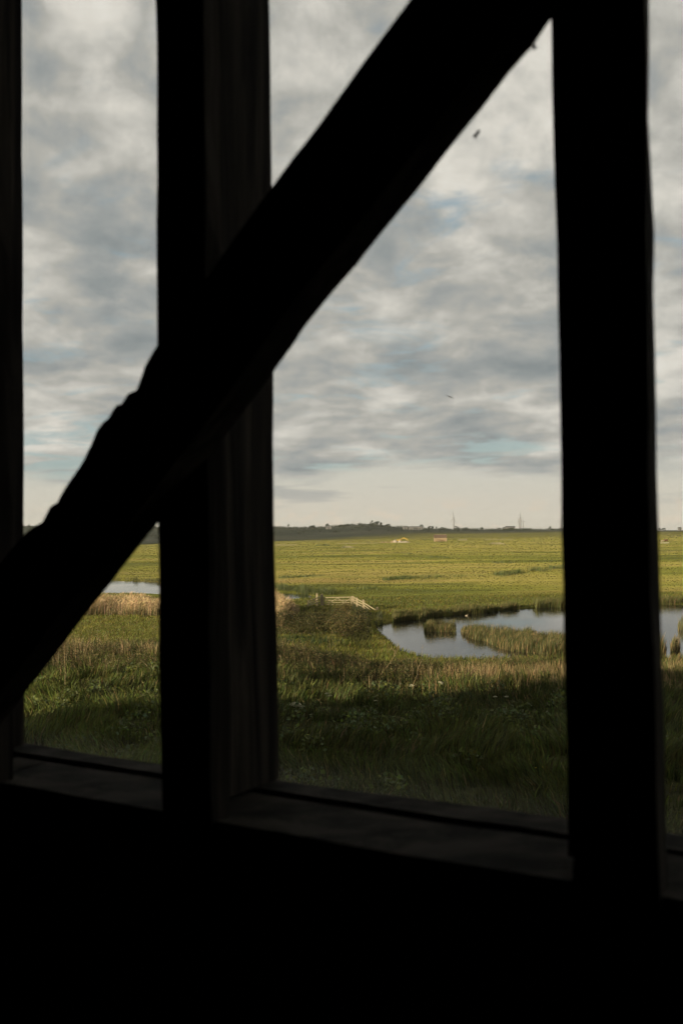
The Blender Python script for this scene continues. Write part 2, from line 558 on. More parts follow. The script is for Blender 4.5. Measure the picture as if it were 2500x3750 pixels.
def build_ground():
    ys = np.concatenate([np.arange(-60, 14, 2.5), np.arange(14, 70, 0.45), np.arange(70, 215, 0.9), 215 * 1.018 ** np.arange(0, 205)])
    ys = ys[ys < 7500]
    # columns spread like rays so the cells keep their shape with distance
    tx = np.linspace(-1, 1, 331)
    tx = np.sign(tx) * np.abs(tx) ** 1.25
    half = np.where(ys < 60, 58, 58 + (ys - 60) * 0.82)
    X = tx[None, :] * half[:, None]
    Y = np.repeat(ys[:, None], len(tx), 1)
    Z = ground_z(X.ravel(), Y.ravel()).reshape(X.shape)
    V = np.stack([X, Y, Z], -1).reshape(-1, 3)
    ny, nx = X.shape
    i = (np.arange(ny - 1)[:, None] * nx + np.arange(nx - 1)[None, :]).ravel()
    Fq = np.stack([i, i + 1, i + nx + 1, i + nx], 1)
    me = mesh_np('ground', V, [Fq], smooth=True)
    m, t, b = mat_new('ground_turf')
    g = t.n.new('ShaderNodeNewGeometry')
    P = g.outputs['Position']
    x, y, z = t.sep(P)
    # long streaks of drier and greener turf
    v1 = t.vmul(P, (0.012, 0.035, 0.0))
    n1 = t.noise(v1, 1.0, 7, 0.6, 0.6)
    n2 = t.noise(t.vmul(P, (0.10, 0.22, 0.0)), 1.0, 6, 0.62, 0.4)
    n3 = t.noise(t.vmul(P, (0.9, 1.6, 0.0)), 1.0, 4, 0.6)
    field = t.ramp(t.m('ADD', t.m('MULTIPLY', n1, 0.6), t.m('MULTIPLY', n2, 0.4)),
                   [(0.36, (0.055, 0.062, 0.012)), (0.46, (0.115, 0.112, 0.024)), (0.55, (0.15, 0.138, 0.033)), (0.66, (0.185, 0.152, 0.05))])
    soil = t.mix(t.ss(n3, .35, .7), (0.018, 0.018, 0.007), (0.04, 0.042, 0.014))
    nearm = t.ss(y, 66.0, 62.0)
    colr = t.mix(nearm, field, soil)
    # beyond the sunny marsh: farmland colour with cloud shadow and haze tint painted in
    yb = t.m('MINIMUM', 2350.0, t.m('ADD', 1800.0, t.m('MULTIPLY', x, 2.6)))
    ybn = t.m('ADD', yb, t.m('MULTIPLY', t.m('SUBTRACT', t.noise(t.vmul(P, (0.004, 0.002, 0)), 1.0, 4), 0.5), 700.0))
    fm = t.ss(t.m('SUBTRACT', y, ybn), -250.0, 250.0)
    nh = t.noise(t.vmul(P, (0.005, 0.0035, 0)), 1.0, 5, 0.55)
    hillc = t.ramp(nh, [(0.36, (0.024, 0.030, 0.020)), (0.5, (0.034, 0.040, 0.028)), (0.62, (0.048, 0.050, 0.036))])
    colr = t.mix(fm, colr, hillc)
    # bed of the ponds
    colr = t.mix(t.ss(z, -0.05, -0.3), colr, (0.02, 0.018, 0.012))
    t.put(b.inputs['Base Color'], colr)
    b.inputs['Roughness'].default_value = 0.95
    b.inputs['Specular IOR Level'].default_value = 0.05
    bn = t.n.new('ShaderNodeBump'); bn.inputs['Strength'].default_value = 0.9; bn.inputs['Distance'].default_value = 0.35
    t.put(bn.inputs['Height'], n3); t.l.new(bn.outputs[0], b.inputs['Normal'])
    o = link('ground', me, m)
    props(o, kind='structure')


build_ground()


def build_water(name, poly):
    P = np.asarray(poly)
    c = P.mean(0)
    me = mesh_py(name, [(q[0] + (q[0] - c[0]) * 0.04, q[1] + (q[1] - c[1]) * 0.04, WATER_Z) for q in P], [tuple(range(len(P)))])
    o = link(name, me, M['water'])
    props(o, kind='structure')
    return o


m, t, b = mat_new('pond_water')
b.inputs['Base Color'].default_value = (0.012, 0.013, 0.012, 1)
b.inputs['Roughness'].default_value = 0.03
b.inputs['Specular IOR Level'].default_value = 0.5
b.inputs['IOR'].default_value = 1.33
g = t.n.new('ShaderNodeNewGeometry')
P_ = g.outputs['Position']
wv = t.noise(t.vmul(P_, (0.55, 1.9, 0)), 1.0, 3, 0.5, 0.3)
wv2 = t.noise(t.vmul(P_, (2.6, 7.0, 0)), 1.0, 2, 0.5)
calm = t.ss(t.noise(t.vmul(P_, (0.06, 0.08, 0)), 1.0, 2), 0.38, 0.6)
bn = t.n.new('ShaderNodeBump'); bn.inputs['Strength'].default_value = 0.28; bn.inputs['Distance'].default_value = 0.05
t.put(bn.inputs['Height'], t.m('MULTIPLY', t.m('ADD', wv, t.m('MULTIPLY', wv2, 0.25)), t.m('ADD', t.m('MULTIPLY', calm, 0.8), 0.2)))
t.l.new(bn.outputs[0], b.inputs['Normal'])
M['water'] = m
build_water('pond_water', POND_R)
build_water('pond_water', POND_L)

# ---------------------------------------------------------------- the timber building the view is taken from
AL = R(31)
NV = np.array([math.sin(AL), math.cos(AL), 0])       # outward normal of the window wall
UV = np.array([math.cos(AL), -math.sin(AL), 0])      # along the wall, to the right
ZV = np.array([0, 0, 1.0])


def wl(u, n, z):
    return EYE + UV * u + NV * n + ZV * z


def pix_wall(px, py, n):
    d = ray(px, py); d = d * (n / (d @ NV))
    return float(d @ UV), float(d[2])


m, t, b = mat_new('old_timber')
tc = t.n.new('ShaderNodeTexCoord')
gn = t.noise(t.vmul(tc.outputs['Object'], (26, 26, 1.6)), 1.0, 8, 0.62, 0.6)
gl = t.noise(t.vmul(tc.outputs['Object'], (4, 4, 0.8)), 1.0, 5, 0.6)
cc = t.mix(t.ss(gn, .35, .68), (0.005, 0.004, 0.0035), (0.058, 0.050, 0.042))
cc = t.mix(t.ss(gl, .45, .7), cc, (0.014, 0.012, 0.010))
t.put(b.inputs['Base Color'], cc)
b.inputs['Roughness'].default_value = 0.9
b.inputs['Specular IOR Level'].default_value = 0.08
bn = t.n.new('ShaderNodeBump'); bn.inputs['Strength'].default_value = 0.7; bn.inputs['Distance'].default_value = 0.006
t.put(bn.inputs['Height'], gn); t.l.new(bn.outputs[0], b.inputs['Normal'])
M['timber'] = m
m, t, b = mat_new('sill_timber')
tc = t.n.new('ShaderNodeTexCoord')
gn = t.noise(t.vmul(tc.outputs['Object'], (7, 16, 9)), 1.0, 8, 0.7, 0.6)
cc = t.mix(t.ss(gn, .38, .66), (0.004, 0.0035, 0.003), (0.046, 0.041, 0.034))
t.put(b.inputs['Base Color'], cc)
b.inputs['Roughness'].default_value = 0.9
b.inputs['Specular IOR Level'].default_value = 0.06
bn = t.n.new('ShaderNodeBump'); bn.inputs['Strength'].default_value = 0.5; bn.inputs['Distance'].default_value = 0.005
t.put(bn.inputs['Height'], gn); t.l.new(bn.outputs[0], b.inputs['Normal'])
M['sill'] = m
M['board'] = mat_noise('wall_board', (0.03, 0.026, 0.02), (0.07, 0.06, 0.05), 3, 0.9, (1, 1, 6), 0.3)
M['roof'] = mat_noise('barn_roof', (0.10, 0.09, 0.085), (0.17, 0.15, 0.14), 2, 0.9)
M['iron'] = mat_noise('rusted_iron', (0.03, 0.02, 0.015), (0.09, 0.045, 0.025), 30, 0.7)


def timber(name, u0, u1, n0, n1, z0, z1, axis, parent, mat, amp=0.003, step=0.06, seed=0):
    """a long timber with slightly uneven edges; axis 'z' or 'u' is its length"""
    r = np.random.default_rng(1000 + seed)
    lo, hi = (z0, z1) if axis == 'z' else (u0, u1)
    k = max(2, int((hi - lo) / step))
    L = np.linspace(lo, hi, k + 1)
    def wob():
        w = np.zeros(k + 1)
        for s_, a in ((1.0, 1.0), (3.1, .5), (8.0, .35)):
            w += a * np.interp(L, np.linspace(lo, hi, max(3, int((hi - lo) * 3 * s_))), r.normal(size=max(3, int((hi - lo) * 3 * s_))))
        return w * amp
    V = []
    A = (u0, u1) if axis == 'z' else (n0, n1)
    B = (n0, n1) if axis == 'z' else (z0, z1)
    for a in (0, 1):
        for b_ in (0, 1):
            wa, wb = wob(), wob()
            for i in range(k + 1):
                p, q = A[a] + wa[i], B[b_] + wb[i] * .6
                V.append(wl(p, q, L[i]) if axis == 'z' else wl(L[i], p, q))
    F = []
    n = k + 1
    ring = [0, n, 3 * n, 2 * n]
    for i in range(k):
        for j in range(4):
            a, c = ring[j], ring[(j + 1) % 4]
            F.append((a + i, c + i, c + i + 1, a + i + 1))
    F.append(tuple(q for q in ring)[::-1]); F.append(tuple(q + k for q in ring))
    c = wl((u0 + u1) / 2, (n0 + n1) / 2, (z0 + z1) / 2)
    me = mesh_py(name, [np.asarray(v) - c for v in V], F)
    o = link(name, me, mat, None)
    o.location = tuple(c - BARN_AT)
    o.parent = parent
    return o


def slab(name, corners, parent, mat):
    """hexahedron from 8 (u,n,z) points: bottom 4, top 4"""
    V = [wl(*c) - BARN_AT for c in corners]
    me = mesh_py(name, V, [(3, 2, 1, 0), (4, 5, 6, 7), (0, 1, 5, 4), (1, 2, 6, 5), (2, 3, 7, 6), (3, 0, 4, 7)])
    return link(name, me, mat, parent)


def ubox(name, u0, u1, n0, n1, z0, z1, parent, mat):
    return slab(name, [(u0, n0, z0), (u1, n0, z0), (u1, n1, z0), (u0, n1, z0), (u0, n0, z1), (u1, n0, z1), (u1, n1, z1), (u0, n1, z1)], parent, mat)


U_END0, U_END1, N_BACK = -24.7, 9.0, -8.0
EAVE, RIDGE = 1.75, 3.0             # above eye level
SILL_Z = -0.36
BARN_AT = wl(0, 0, -CAM_Z + 4.4)
barn = empty('timber_building', BARN_AT, 'dark timber-framed wall with upright studs and a diagonal brace framing the view', 'building')

# studs stand clear inside the window frame; jambs of the frame behind them
STUD_R = [-1.75, -1.199, -0.796, -0.244, 0.30, 0.85]
JAMB_R = [-1.891, -1.363, -0.835, -0.307, 0.221, 0.749]
WT, WJ = 0.084, 0.05
for i, ur in enumerate(STUD_R):
    timber('stud', ur - WT, ur, 1.0, 1.03, -1.5, EAVE + .35, 'z', barn, M['timber'], 0.0022, seed=i)
for i, ur in enumerate(JAMB_R):
    timber('window_jamb', ur - WJ, ur, 1.06, 1.2, SILL_Z + .006, EAVE - .1, 'z', barn, M['timber'], 0.0016, seed=20 + i)

# diagonal brace, hewn edge above
up_edge = [(1760, -340), (1500, 0), (1325, 235), (1180, 440), (1120, 520), (1075, 575), (995, 685), (900, 815), (800, 955), (700, 1095), (620, 1205), (580, 1258), (558, 1292), (527, 1348),
           (520, 1377), (500, 1428), (469, 1441), (446, 1479), (424, 1484), (397, 1533), (382, 1542), (357, 1573), (335, 1627), (299, 1700), (250, 1770), (228, 1805), (210, 1841),
           (185, 1854), (156, 1912), (134, 1924), (94, 1953), (67, 1984), (0, 2062), (-90, 2190), (-300, 2470)]
lo_edge = [(2340, -340), (2033, 51), (1961, 158), (1859, 275), (1767, 398), (1665, 520), (1522, 704), (1410, 837), (1308, 970), (1237, 1051), (1114, 1199), (1084, 1255), (1007, 1360),
           (900, 1500), (760, 1680), (587, 1904), (535, 1971), (464, 2061), (393, 2154), (312, 2252), (245, 2342), (178, 2427), (107, 2520), (0, 2655), (-150, 2850)]


def build_brace():
    na, nb = 0.945, 0.997
    A = np.array([pix_wall(x, y, na) for x, y in up_edge])
    B = np.array([pix_wall(x, y, nb) for x, y in lo_edge])
    def resample(Q, k):
        d = np.r_[0, np.cumsum(np.hypot(*np.diff(Q, axis=0).T))]
        s_ = np.linspace(0, d[-1], k)
        return np.stack([np.interp(s_, d, Q[:, 0]), np.interp(s_, d, Q[:, 1])], 1)
    k = 160
    A, B = resample(A, k), resample(B, k)
    B += np.cumsum(rng.normal(size=(k, 2)), 0) * 0.00025
    V, F = [], []
    for n in (na, nb):
        for Q in (A, B):
            V += [wl(q[0], n, q[1]) - BARN_AT for q in Q]
    ring = [0, k, 3 * k, 2 * k]
    for i in range(k - 1):
        for j in range(4):
            a, c = ring[j], ring[(j + 1) % 4]
            F.append((a + i, a + i + 1, c + i + 1, c + i))
    F.append(tuple(ring)); F.append(tuple(q + k - 1 for q in ring)[::-1])
    o = link('diagonal_brace', mesh_py('diagonal_brace', V, F), M['timber'], barn)
    o['label'] = 'diagonal brace with a wavy hewn upper edge'


build_brace()

# sills between the studs: inner plank, outer window rail with an open joint between
jedges = [(JAMB_R[i] + .002, JAMB_R[i + 1] - WJ - .002) for i in range(len(JAMB_R) - 1)]
edges = [(STUD_R[i] + .002, STUD_R[i + 1] - WT - .002) for i in range(len(STUD_R) - 1)]
for i, (a, c) in enumerate(edges):
    timber('sill_plank', a - WT / 2 - .001, c + WT / 2 + .001, 1.006, 1.137, SILL_Z - .035, SILL_Z, 'u', barn, M['sill'], 0.0014, 0.03, seed=40 + i)
    a, c = jedges[i][0] - .002 - WJ, jedges[i][1] + .001
    timber('window_rail', a, c, 1.148, 1.2035, SILL_Z - .04, SILL_Z + .004, 'u', barn, M['sill'], 0.0016, 0.03, seed=60 + i)
    ubox('joint_packing', a, c, 1.139, 1.147, SILL_Z - .06, SILL_Z - .03, barn, M['board'])
    timber('head_rail', a, c, 1.07, 1.222, EAVE - .1, EAVE - .03, 'u', barn, M['timber'], 0.0016, 0.1, seed=80 + i)

# glass
m = bpy.data.materials.new('window_glass'); m.use_nodes = True
t = NT(m.node_tree); t.n.clear()
out = t.n.new('ShaderNodeOutputMaterial')
tr = t.n.new('ShaderNodeBsdfTransparent'); tr.inputs[0].default_value = (0.985, 0.99, 0.985, 1)
gl = t.n.new('ShaderNodeBsdfGlossy'); gl.inputs['Roughness'].default_value = 0.0
lw = t.n.new('ShaderNodeLayerWeight'); lw.inputs['Blend'].default_value = 0.5
fac = t.m('ADD', 0.04, t.m('MULTIPLY', t.m('POWER', lw.outputs['Facing'], 5.0), 0.9))
mx = t.n.new('ShaderNodeMixShader'); t.put(mx.inputs[0], fac)
t.l.new(tr.outputs[0], mx.inputs[1]); t.l.new(gl.outputs[0], mx.inputs[2])
# fine dust and grime settled low on the pane
g = t.n.new('ShaderNodeNewGeometry')
px_, py_, pz_ = t.sep(g.outputs['Position'])
dn = t.noise(g.outputs['Position'], 9.0, 6, 0.65)
low = t.ss(pz_, CAM_Z + SILL_Z + .05, CAM_Z + SILL_Z)
dust = t.m('MULTIPLY', t.m('ADD', t.m('MULTIPLY', low, 0.04), 0.0015), t.m('ADD', dn, 0.2))
df = t.n.new('ShaderNodeBsdfTranslucent'); df.inputs[0].default_value = (0.5, 0.48, 0.44, 1)
mx2 = t.n.new('ShaderNodeMixShader'); t.put(mx2.inputs[0], dust)
t.l.new(mx.outputs[0], mx2.inputs[1]); t.l.new(df.outputs[0], mx2.inputs[2])
t.l.new(mx2.outputs[0], out.inputs[0])
M['glass'] = m
GLASS_N = 1.205
for i, (a, c) in enumerate(jedges):
    ubox('pane', a - .01, c + .01, GLASS_N, GLASS_N + .004, SILL_Z - .03, EAVE - .1, barn, M['glass'])

# lower wall boards inside
for i, (a, c) in enumerate(edges):
    zz = SILL_Z - .045
    k = 0
    while zz > -1.49:
        ubox('wall_board', a + .001, c - .001, 1.012 + .002 * (k % 2), 1.03, max(zz - .155, -1.49), zz - .004, barn, M['board'])
        zz -= .158; k += 1
# outer cladding and the rest of the long building
ubox('cladding', U_END0, STUD_R[0] - .05, 1.10, 1.16, -CAM_Z + 4.2, EAVE, barn, M['board'])
ubox('cladding', STUD_R[-1] + .005, U_END1, 1.10, 1.16, -CAM_Z + 4.2, EAVE, barn, M['board'])
ubox('cladding', STUD_R[0] - .045, STUD_R[-1], 1.10, 1.16, -CAM_Z + 4.2, SILL_Z - .06, barn, M['board'])
ubox('floor', -5, 4, -3.5, 1.0, -1.56, -1.5, barn, M['board'])
ubox('ceiling', -5, 4, -3.6, 1.09, EAVE - .02, EAVE + .03, barn, M['board'])
ubox('partition', -5.06, -5, -3.6, 1.0, -1.6, EAVE - .03, barn, M['board'])
ubox('partition', 4, 4.06, -3.6, 1.0, -1.6, EAVE - .03, barn, M['board'])
ubox('gable_wall', U_END0, U_END0 + .15, N_BACK, 1.095, -CAM_Z + 4.2, EAVE, barn, M['board'])
ubox('gable_wall', U_END1 - .15, U_END1, N_BACK, 1.095, -CAM_Z + 4.2, EAVE, barn, M['board'])


def refl_point(px, py, n_back):
    """where a reflection in the glass at this pixel comes from on the wall behind"""
    d = ray(px, py)
    p = d * (GLASS_N / (d @ NV))
    r = d - 2 * (d @ NV) * NV
    q = p + r * ((n_back - p @ NV) / (r @ NV))
    return float(q @ UV), float(q[2])


# rear wall of the room, with a chink between boards where daylight comes in (seen mirrored in the pane)
RB = -3.5
chinks = []
for (xa, xb, ya, yb) in ((1656, 1664, 1390, 1399), (1656, 1664, 1410, 1502), (2002, 2014, 1013, 1021), (1346, 1357, 1369, 1373)):
    (ua, za), (ub, zb) = refl_point(xa, (ya + yb) / 2, RB), refl_point(xb, (ya + yb) / 2, RB)
    chinks.append((min(ua, ub), max(ua, ub), refl_point((xa + xb) / 2, yb, RB)[1], refl_point((xa + xb) / 2, ya, RB)[1]))
chinks[1] = (chinks[0][0], chinks[0][1]) + chinks[1][2:]
ucur = -4.99
for grp in sorted({(c[0], c[1]) for c in chinks}):
    ubox('rear_wall', ucur, grp[0], RB - .02, RB, -1.5, EAVE - .03, barn, M['board'])
    zc = -1.5
    for c in sorted([c for c in chinks if (c[0], c[1]) == grp], key=lambda c: c[2]):
        ubox('rear_wall', grp[0], grp[1], RB - .02, RB, zc, c[2], barn, M['board'])
        zc = c[3]
    ubox('rear_wall', grp[0], grp[1], RB - .02, RB, zc, EAVE - .03, barn, M['board'])
    ucur = grp[1]
ubox('rear_wall', ucur, 3.99, RB - .02, RB, -1.5, EAVE - .03, barn, M['board'])
NM = (N_BACK + 1.4) / 2
for (n0, n1, z0, z1) in ((1.55, NM, EAVE - .12, RIDGE), (NM, N_BACK - .3, RIDGE, EAVE - .12)):
    slab('roof_slope', [(U_END0 - .3, n0, z0 + .05), (U_END1 + .3, n0, z0 + .05), (U_END1 + .3, n1, z1 + .05), (U_END0 - .3, n1, z1 + .05),
                        (U_END0 - .3, n0, z0 + .15), (U_END1 + .3, n0, z0 + .15), (U_END1 + .3, n1, z1 + .15), (U_END0 - .3, n1, z1 + .15)], barn, M['roof'])
for ue in (U_END0, U_END1 - .15):
    V = [wl(ue, 1.09, EAVE + .002), wl(ue, N_BACK, EAVE + .002), wl(ue, NM, RIDGE - .02), wl(ue + .15, 1.09, EAVE + .002), wl(ue + .15, N_BACK, EAVE + .002), wl(ue + .15, NM, RIDGE - .02)]
    link('gable_peak', mesh_py('gable_peak', [v - BARN_AT for v in V], [(0, 1, 2), (5, 4, 3), (0, 3, 4, 1), (1, 4, 5, 2), (2, 5, 3, 0)]), M['board'], barn)
# insects on the glass
M['insect'] = mat_noise('insect_body', (0.02, 0.02, 0.02), (0.06, 0.055, 0.05), 80, 0.6)


def insect(px, py, length, ang, label):
    c = np.array(wl(*pix_wall(px, py, GLASS_N - .004)[:1], GLASS_N - .004, pix_wall(px, py, GLASS_N - .004)[1]))
    root = empty('insect', c, label, 'insect', 'insects resting on the glass')
    d = UV * math.cos(ang) + ZV * math.sin(ang)
    q = np.cross(NV, d)
    mb = MB().tube([-d * length * .5, -d * length * .3, d * 0, d * length * .3, d * length * .5], [.0006, .0016, .0024, .0018, .0007], 8)
    mb.build('body', M['insect'], root, True)
    for s_ in (-1, 1):
        a = d * length * .15
        V = [a, a + q * s_ * .002 - d * length * .35, a + q * s_ * .0045 - d * length * .62, a + q * s_ * .001 - d * length * .5]
        V2 = [v - NV * .0004 for v in V]
        link('wing', mesh_py('wing', V + V2, [(0, 1, 2, 3), (7, 6, 5, 4), (0, 4, 5, 1), (1, 5, 6, 2), (2, 6, 7, 3), (3, 7, 4, 0)]), M['insect'], root)


insect(1745, 490, .0125, R(48), 'dark insect on the middle pane just below the diagonal brace')
insect(1955, 172, .0075, R(100), 'small pale insect on the glass near where the brace meets the right stud')

# ---------------------------------------------------------------- vegetation
def col(n, base, var=0.25, hue=0.12):
    c = np.array(base)[None, :] * (1 + rng.normal(0, var, (n, 1))).clip(.45, 1.8)
    c = c * (1 + rng.normal(0, hue, (n, 3)))
    return c.clip(0.002, 0.9)


def pick(n, choices, weights):
    idx = rng.choice(len(choices), n, p=np.array(weights) / sum(weights))
    c = np.array([choices[k] for k in range(len(choices))])[idx]
    return (c * (1 + rng.normal(0, .22, (n, 1))).clip(.5, 1.7) * (1 + rng.normal(0, .08, (n, 3)))).clip(.002, .9)


G_DEEP, G_MID, G_LUSH, G_DRY, G_STRAW = (0.024, 0.036, 0.011), (0.056, 0.066, 0.021), (0.085, 0.104, 0.024), (0.115, 0.092, 0.038), (0.20, 0.15, 0.075)


def build_foreground_grass():
    sets = []
    # sward: denser close by
    def region(n, y0, y1, power):
        y = (rng.uniform(y0 ** power, y1 ** power, n)) ** (1 / power)
        x = rng.uniform(-.42, .42, n) * y + rng.uniform(-2, 2, n)
        return x, y
    x, y = region(310000, 9.0, 60, 1.2)
    cl = fbm(x / 1.1, y / 1.1, 21, 3)
    cl2 = fbm(x / 4.0, y / 4.0, 31, 2)
    keep = rng.uniform(size=len(x)) < np.clip(.25 + 2.2 * (cl - .3), .15, 1)
    x, y, cl, cl2 = x[keep], y[keep], cl[keep], cl2[keep]
    n = len(x)
    z = ground_z(x, y)
    h = (0.14 + 0.75 * np.clip(cl - .28, 0, .6)) * rng.uniform(.55, 1.5, n) * (1 + .6 * (cl2 - .5))
    w = rng.uniform(.012, .026, n) * (1 + y / 60)
    lean = rng.uniform(.15, .8, n)
    # wind-combed tussocks: direction changes slowly across the bank
    ld = fbm(x / 1.6, y / 1.6, 41, 2) * 9 + rng.normal(0, .55, n)
    lush = sstep(-x, 1.0, 4.0) * .5 + .25
    mixr = rng.uniform(size=n)
    c1 = np.where((mixr < lush)[:, None], col(n, G_LUSH, .3), col(n, G_MID, .35)) * (.65 + .7 * cl2)[:, None]
    dry = rng.uniform(size=n) < np.clip((y - 30) / 55 + .05 + .1 * (cl2 - .5), .045, .4)
    c1 = np.where(dry[:, None], pick(n, [G_DRY, G_STRAW], [.6, .4]), c1)
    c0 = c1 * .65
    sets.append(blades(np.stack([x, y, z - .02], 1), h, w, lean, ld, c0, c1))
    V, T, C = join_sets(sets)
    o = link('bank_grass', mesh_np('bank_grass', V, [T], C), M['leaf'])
    props(o, 'long tufted grass covering the shaded bank below the window', 'grass', kind='stuff')

    # straw-coloured grass stems along the crest of the bank, thick to the right
    n = 20000
    y = rng.normal(39.5, 3.2, n).clip(33, 47)
    x = rng.uniform(-.40, .42, n) * y
    wgt = np.clip(.12 + .75 * sstep(x, 1.5, 7) + .6 * sstep(-x, 9, 12) * sstep(y, 39, 43), 0, 1) * np.clip(fbm(x / 1.2, y / 1.2, 77, 2) * 2.2 - .35, .05, 1)
    k = rng.uniform(size=n) < wgt
    x, y = x[k], y[k]; n = len(x)
    z = ground_z(x, y)
    h = rng.uniform(.4, .85, n) * (1 + .35 * sstep(-x, 6, 10)) * (1 - .5 * sstep(y, 40.5, 44) * sstep(x, -4, 0))
    w = rng.uniform(.008, .016, n) * 1.3
    c1 = pick(n, [G_STRAW, (.29, .22, .115), G_DRY], [.5, .35, .15]) * 1.15
    ex = [blades(np.stack([x, y, z - .02], 1), h, w, rng.uniform(.03, .35, n), rng.uniform(0, 6.3, n), c1 * .7, c1)]
    for (tx, ty, k, hh_) in ((-1.75, 43.5, 90, .95), (-2.6, 43, 40, .8), (-.9, 42.5, 40, .75), (.2, 42, 30, .6), (-12.2, 43, 90, 1.0), (-11.2, 42.5, 90, 1.05), (-10.3, 43.5, 60, .9), (-9.2, 42, 50, .9),
                             (-8.6, 43.2, 50, .85), (-8.0, 42, 30, .8), (4.2, 40, 50, .75), (5.5, 39, 60, .8), (6.8, 40.5, 90, .7), (7.6, 39.5, 90, .8), (3.3, 39.0, 40, .7), (2.2, 41, 30, .6), (8.3, 41, 80, .7)):
        a_ = rng.uniform(0, 6.3, k); r_ = rng.uniform(0, .22, k)
        X, Y = tx + np.cos(a_) * r_, ty + np.sin(a_) * r_
        cc_ = pick(k, [(.27, .205, .115), (.22, .165, .085)], [.5, .5])
        ex.append(blades(np.stack([X, Y, ground_z(X, Y) - .02], 1), rng.uniform(.6, 1.05, k) * hh_, rng.uniform(.014, .024, k), rng.uniform(.05, .55, k), a_ + rng.normal(0, .4, k), cc_ * .75, cc_))
    V, T, C = join_sets(ex)
    o = link('dry_grass', mesh_np('dry_grass', V, [T], C), M['leaf'])
    props(o, 'pale straw grass stems standing along the sunlit crest of the bank', 'grass', kind='stuff')

    # docks and nettles massed on the crest at the middle
    n = 4200
    yy = rng.uniform(33, 46, n)
    xx = rng.uniform(-.40, .20, n) * yy
    dens = np.clip(1.1 - sstep(xx, -1.0, 5.0), .05, 1) * np.clip(1 - np.abs(yy - 40.5) / 6.5, 0, 1) * np.clip(fbm(xx / 2, yy / 2, 61, 2) * 2.4 - .45, 0, 1)
    dens = np.where(xx < -9, dens * .55, dens)
    k = rng.uniform(size=n) < dens * 1.6
    xx, yy = xx[k], yy[k]; n = len(xx)
    zz = ground_z(xx, yy)
    hh = rng.uniform(.45, .85, n)
    stems = blades(np.stack([xx, yy, zz], 1), hh, np.full(n, .014), rng.uniform(0, .2, n), rng.uniform(0, 6.3, n), col(n, (.06, .05, .02)), col(n, (.10, .075, .035)))
    per = 30
    tt = rng.uniform(.25, 1.02, (n, per))
    rad = (1 - tt * .75) * .14
    an = rng.uniform(0, 6.3, (n, per))
    pos = np.stack([xx[:, None] + np.cos(an) * rad, yy[:, None] + np.sin(an) * rad, zz[:, None] + hh[:, None] * tt], -1).reshape(-1, 3)
    nn = len(pos)
    lc = pick(nn, [(.055, .06, .018), (.085, .07, .032), (.036, .044, .014), (.12, .09, .05)], [.4, .3, .2, .1])
    lv = leaves(pos, rng.uniform(.035, .085, nn), lc, 0.3, .5)
    V, T, C = join_sets([stems, lv])
    o = link('dock_plants', mesh_np('dock_plants', V, [T], C), M['leaf'])
    props(o, 'brownish leafy docks and nettles massed on the crest of the bank', 'weeds', kind='stuff')

    # broad-leaved weeds in the shade
    cyy = rng.uniform(17, 35, 110); cx = rng.uniform(-.32, .34, 110) * cyy
    P, S = [], []
    for a, bb in zip(cx, cyy):
        k = 90
        r = rng.normal(0, .26, (k, 2)) * rng.uniform(.6, 1.4)
        X, Y = a + r[:, 0], bb + r[:, 1]
        Z = ground_z(X, Y) + rng.uniform(.1, .5, k) * np.exp(-(r ** 2).sum(1) * 3)
        P.append(np.stack([X, Y, Z], 1)); S.append(rng.uniform(.06, .13, k))
    P = np.concatenate(P); S = np.concatenate(S)
    V, T, C = leaves(P, S, pick(len(P), [G_LUSH, (.075, .095, .045), G_MID], [.35, .4, .25]), .2, .75)
    o = link('broadleaf_weeds', mesh_np('broadleaf_weeds', V, [T], C), M['leaf'])
    props(o, 'low broad-leaved weeds growing through the shaded grass', 'weeds', kind='stuff')


build_foreground_grass()


